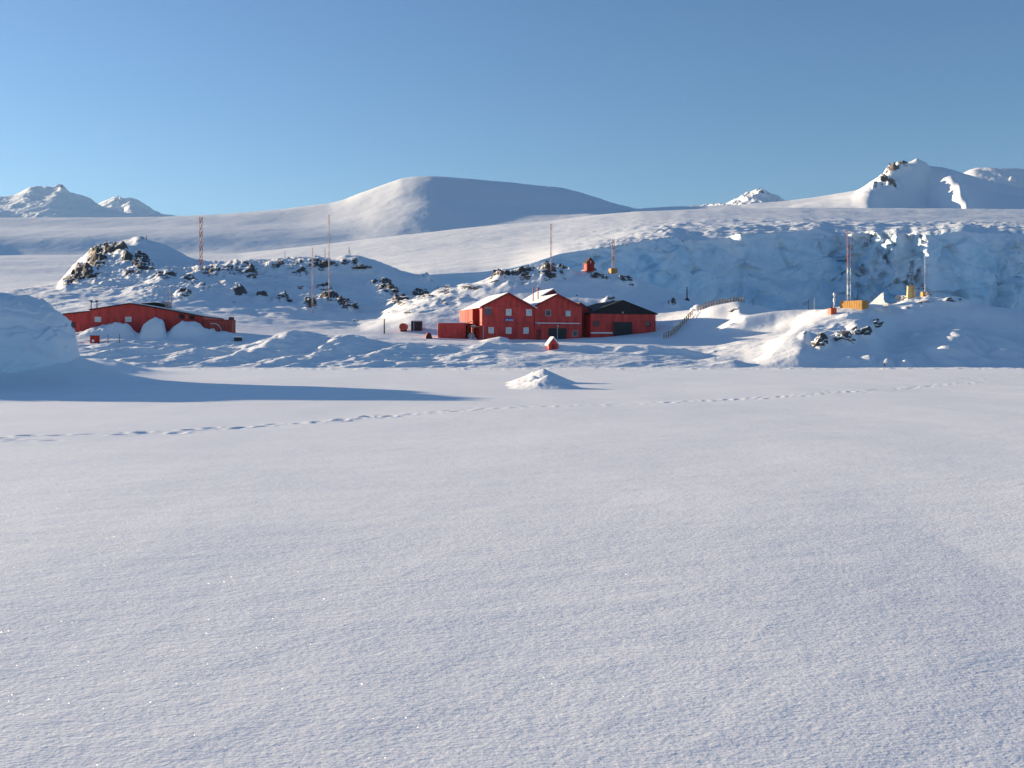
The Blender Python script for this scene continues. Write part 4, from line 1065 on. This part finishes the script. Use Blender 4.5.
# ------------------------------------------------------------------ things left of the annex
X, Y, Z = hit(403, 330, 150)
t = thing('fuel_drum', 'round red tank end facing the bay beside the dark container', 'tank', (X, Y, Z), math.radians(-8))
r = 3.6*Y/F; hz = z_at(325, Y)-Z
MB().tube((0, -.25, hz), (0, 1.2, hz), r, n=20).build('shell', M['orange'], t)
MB().tube((0, -.30, hz), (0, -.255, hz), r*.8, n=20).build('end_plate', M['red_worn'], t)
MB().box(-.5, .5, 0, 1.0, -.4, hz-r*.8).build('cradle', M['iron'], t)
X, Y, Z = hit(416, 330, 150)
t = thing('dark_container', 'dark open fronted container between the round red tank and the red store', 'container', (X, Y+.6, Z), math.radians(5))
W = 10.5*Y/F; Hh = z_at(319.5, Y)-Z
MB().box(-W/2, W/2, 0, 2.2, -.5, Hh).build('body', M['dark'], t)
MB().box(W/2+.003, W/2+.16, -.05, 2.25, -.5, Hh+.04).build('end_frame', M['red_worn'], t)
MB().box(-W/2-.05, W/2+.16, -.06, 2.3, Hh+.045, Hh+.16).build('roof', M['cap'], t)
MB().box(-W*.28, -W*.2, -.06, -.004, -.3, Hh-.05).build('door_post', M['grey'], t)
X, Y, Z = hit(429, 337, 150)
t = thing('culvert_hut', 'small dark arched shelter half sunk in snow left of the red store', 'shelter', (X, Y, Z-.2), math.radians(10))
prof = [(.55*math.cos(a), 1.25*math.sin(a)) for a in np.linspace(0, math.pi, 12)]
MB().prism([(x, z) for x, z in prof], 0, 1.6).build('shell', M['red_worn'], t)
MB().prism([(x*.8, z*.85) for x, z in prof], -.05, -.004).build('opening', M['dark'], t)
X, Y, Z = hit(95, 341, 130)
t = thing('red_box', 'small red box on the snow in front of the long buried building', 'crate', (X, Y, Z), math.radians(15))
MB().box(-.6, .6, -.5, .5, -.4, .95).build('body', M['red_side'], t)
MB().box(-.66, .66, -.56, .56, .955, 1.05).build('lid', M['red_dark'], t)
MB().box(-.35, -.05, -.53, -.503, .05, .45).build('panel', M['white'], t)
for px, nm in ((108, 'nearer to the small red box'), (119.5, 'farther from the small red box')):
    pole(px, 332.5, 341, 'low dark stake in the drift, %s' % nm, .07, ['iron'], ymin=130, group='stakes in the drift', name='stake', cat='stake')
X, Y, Z = hit(238, 339, 130)
t = thing('buried_crate', 'dark crate corner poking from snow at the end of the snow bank', 'crate', (X, Y, Z-.1), math.radians(24))
MB().box(-.55, .55, -.4, .4, -.4, .6).build('body', M['iron'], t)
MB().box(-.6, .6, -.45, .45, .605, .75).build('lid', M['cap'], t)

# ------------------------------------------------------------------ wooden railings on the slope
def railing(label, pts, ymin, n, hgt):
    W = [(x_at(px, Y), Y, ground(x_at(px, Y), Y)) for px, Y in pts]
    o = thing('wooden_railing', label, 'railing', W[0], 0, 'railings right of the shed')
    bx, by, bz = W[0]
    cum = [0]
    for a, b in zip(W[:-1], W[1:]): cum.append(cum[-1]+math.dist(a[:2], b[:2]))
    pos = []
    rr = random.Random(len(label))
    for k in range(n):
        s = cum[-1]*k/(n-1)
        i = max(0, min(len(W)-2, sum(1 for c in cum[1:-1] if c <= s)))
        t = (s-cum[i])/(cum[i+1]-cum[i]+1e-9)
        X = W[i][0]+t*(W[i+1][0]-W[i][0]); Y = W[i][1]+t*(W[i+1][1]-W[i][1])
        pos.append((X-bx, Y-by, ground(X, Y)-bz))
    for p in pos:
        hh = hgt*rr.uniform(.85, 1.1)
        MB().box(p[0]-.085, p[0]+.085, p[1]-.07, p[1]+.07, p[2]-.5, p[2]+hh*.85).build('post', M['wood'], o)
    for f in (.35, .75):
        m = MB()
        for a, b in zip(pos[:-1], pos[1:]): m.tube((a[0], a[1]-.08, a[2]+hgt*f), (b[0], b[1]-.08, b[2]+hgt*f), .055, n=4)
        m.build('rail', M['wood'], o)
railing('dense wooden railing climbing the slope beside the low shed', [(664, 160.5), (672, 164), (681, 169), (692, 175)], 150, 15, 1.15)
railing('upper wooden railing along the top of the shaded slope', [(698, 176), (707, 176.5), (716, 177), (725, 177), (735, 177), (744, 176)], 150, 18, 1.1)
for px, py, w, lab in ((698, 308, 1.3, 'sunlit lump of snow between the two wooden railings'), (679, 323, 1.2, 'sunlit strip of snow lying against the lower wooden railing')):
    X, Y, Z = hit(px, py, 150)
    m = MB().ball((0, 0, .2), w*.8, 12, 8, .75).ball((-.7, .1, 0), w*.6, 12, 8, .6)
    tag(m.build('snow_clump', M['snow'], None, (X, Y, Z), True), lab, 'snow')

# ------------------------------------------------------------------ rocks
def rock_mesh(seed):
    rr = np.random.RandomState(seed)
    n, m = 34, 20
    a = np.linspace(0, 2*np.pi, n, endpoint=False)[None, :]; p = np.linspace(-np.pi/2+.05, np.pi/2-.02, m)[:, None]
    x = np.cos(p)*np.cos(a); y = np.cos(p)*np.sin(a); z = np.sin(p)+0*a
    d = 1+.5*fbm3(x*1.4+seed, y*1.4, z*1.4, 4, 140, .6)+.35*np.floor(3*fbm3(x*1.8, y*1.8+seed, z*1.8, 2, 141))/3
    P = np.stack([x*d, y*d, z*d], -1)
    i = np.arange(n*m, dtype=np.int32).reshape(m, n); j = np.roll(i, -1, axis=1)
    Fc = np.stack([i[:-1], j[:-1], j[1:], i[1:]], -1).reshape(-1, 4)
    return P.reshape(-1, 3), Fc
RM = []
for sd in range(6):
    v, f = rock_mesh(sd)
    o = link_mesh('rock', v, f, M['rock'], smooth=False); RM.append(o.data); bpy.data.objects.remove(o)
def rock(px, py, w, h, label, group, ymin=0, k=None, flat=None):
    X, Y, Z = hit(px, py, ymin); s = Y/F
    o = bpy.data.objects.new('rock', RM[R.randrange(6) if k is None else k]); COL.objects.link(o)
    o.location = (X, Y+.25*w*s, Z-.12*h*s); o.scale = (w*s/2*.95, max(w, h)*s/2*.7, h*s/2*.95); o.rotation_euler = (R.uniform(-.2, .2), R.uniform(-.3, .3), R.uniform(0, 6.28) if w < h*1.6 else R.uniform(-.3, .3))
    tag(o, label, 'rock', group)
BIG = [(821, 342.5, 16, 14, 'leftmost big dark rock in the snowy face of the right outcrop'), (846, 338, 20, 13, 'widest dark rock in the middle of the right outcrop face'), (863, 332, 15, 12, 'dark rock between the widest rock and the topmost rock of the outcrop'), (875, 323.5, 18, 8, 'topmost dark rock slab on the right outcrop face')]
for px, py, w, h, lb in BIG: rock(px, py, w, h, lb, 'dark rocks of the right outcrop', 120)
rock(912, 294, 19, 6, 'flat dark ledge of rock under the tan hut', None, 140); rock(930, 293, 8, 5, 'dark rock under the ochre box of the white pole', None, 140)
rock(735, 308.5, 10, 4, 'dark flat rock below the end of the upper wooden railing', None, 150)
LH = [(350, 303.5, 17, 7), (330, 299.5, 7, 4), (251, 275, 10, 7), (361, 269, 20, 4), (393, 291, 11, 5), (287, 298.5, 10, 3), (322, 287.5, 18, 3), (355, 319.5, 6, 4), (233, 301, 5, 2.5), (98, 266, 7, 8), (139, 271, 9, 8), (431, 279, 4, 2)]
for px, py, w, h in LH: rock(px, py, w, h, 'dark rock poking through the snow of the left hill', 'dark rocks on the left hill', 200)
KN = [(531, 275, 9, 4.5), (547, 279, 8, 5), (563, 277.5, 8, 4), (590, 272.5, 8, 3.5), (630, 283, 8, 3), (611, 299.5, 9, 3), (577, 294, 2.5, 3), (672, 305, 6, 2.5), (495, 280, 9, 2.5), (432, 294, 8, 2.2)]
for px, py, w, h in KN: rock(px, py, w, h, 'dark rock poking through the snow of the knoll behind the red houses', 'dark rocks on the knoll', 185)

# ================================================================== LIGHT, SKY, CAMERA
w = bpy.data.worlds.new('World'); scene.world = w; w.use_nodes = True
nt = w.node_tree; bg = nt.nodes['Background']
sky = nt.nodes.new('ShaderNodeTexSky'); sky.sky_type = 'NISHITA'; sky.sun_disc = False
sky.sun_elevation = EL
# the sun stands in direction (-cos AZ, sin AZ); the sky's rotation 0 is +Y and turns clockwise
sky.sun_rotation = math.atan2(-math.cos(AZ), math.sin(AZ))
sky.altitude = 0; sky.air_density = 1.0; sky.dust_density = 0.25; sky.ozone_density = 4.5
nt.links.new(sky.outputs['Color'], bg.inputs['Color']); bg.inputs['Strength'].default_value = 0.067
sun = bpy.data.lights.new('sun', 'SUN'); sun.energy = 5.0; sun.angle = math.radians(0.5); sun.color = (1.0, 0.80, 0.55)
so = bpy.data.objects.new('sun', sun); COL.objects.link(so)
from mathutils import Vector
d = Vector((math.cos(AZ)*math.cos(EL), -math.sin(AZ)*math.cos(EL), -math.sin(EL)))
so.rotation_euler = d.to_track_quat('-Z', 'Y').to_euler()

hm = bpy.data.materials.new('clear cold air'); hm.use_nodes = True
hn = hm.node_tree; hn.nodes.remove(hn.nodes['Principled BSDF'])
pv = hn.nodes.new('ShaderNodeVolumePrincipled'); pv.inputs['Density'].default_value = HAZE; pv.inputs['Color'].default_value = (0.50, 0.74, 1.0, 1); pv.inputs['Anisotropy'].default_value = 0.2
hn.links.new(pv.outputs['Volume'], hn.nodes['Material Output'].inputs['Volume'])
if HAZE:
    hz = MB().box(-9200, 9200, -4200, 11700, -2.6, 1780).build('haze', hm); hz['kind'] = 'stuff'
cam = bpy.data.cameras.new('camera'); co = bpy.data.objects.new('camera', cam); COL.objects.link(co)
co.location = (0, 0, CAMZ); co.rotation_euler = (math.radians(90), 0, 0)
cam.sensor_width = 36.0; cam.lens = 36.0*F/1024; cam.shift_y = (HY+1.8-384)/1024
cam.clip_start = 0.1; cam.clip_end = 30000
scene.camera = co
vs = scene.view_settings
vs.view_transform = 'Standard'; vs.look = 'None'; vs.exposure = 1.25; vs.gamma = 1.0; vs.use_curve_mapping = False
scene.render.engine = 'CYCLES'
scene.cycles.max_bounces = 5; scene.cycles.diffuse_bounces = 3; scene.cycles.glossy_bounces = 2
scene.cycles.use_denoising = True
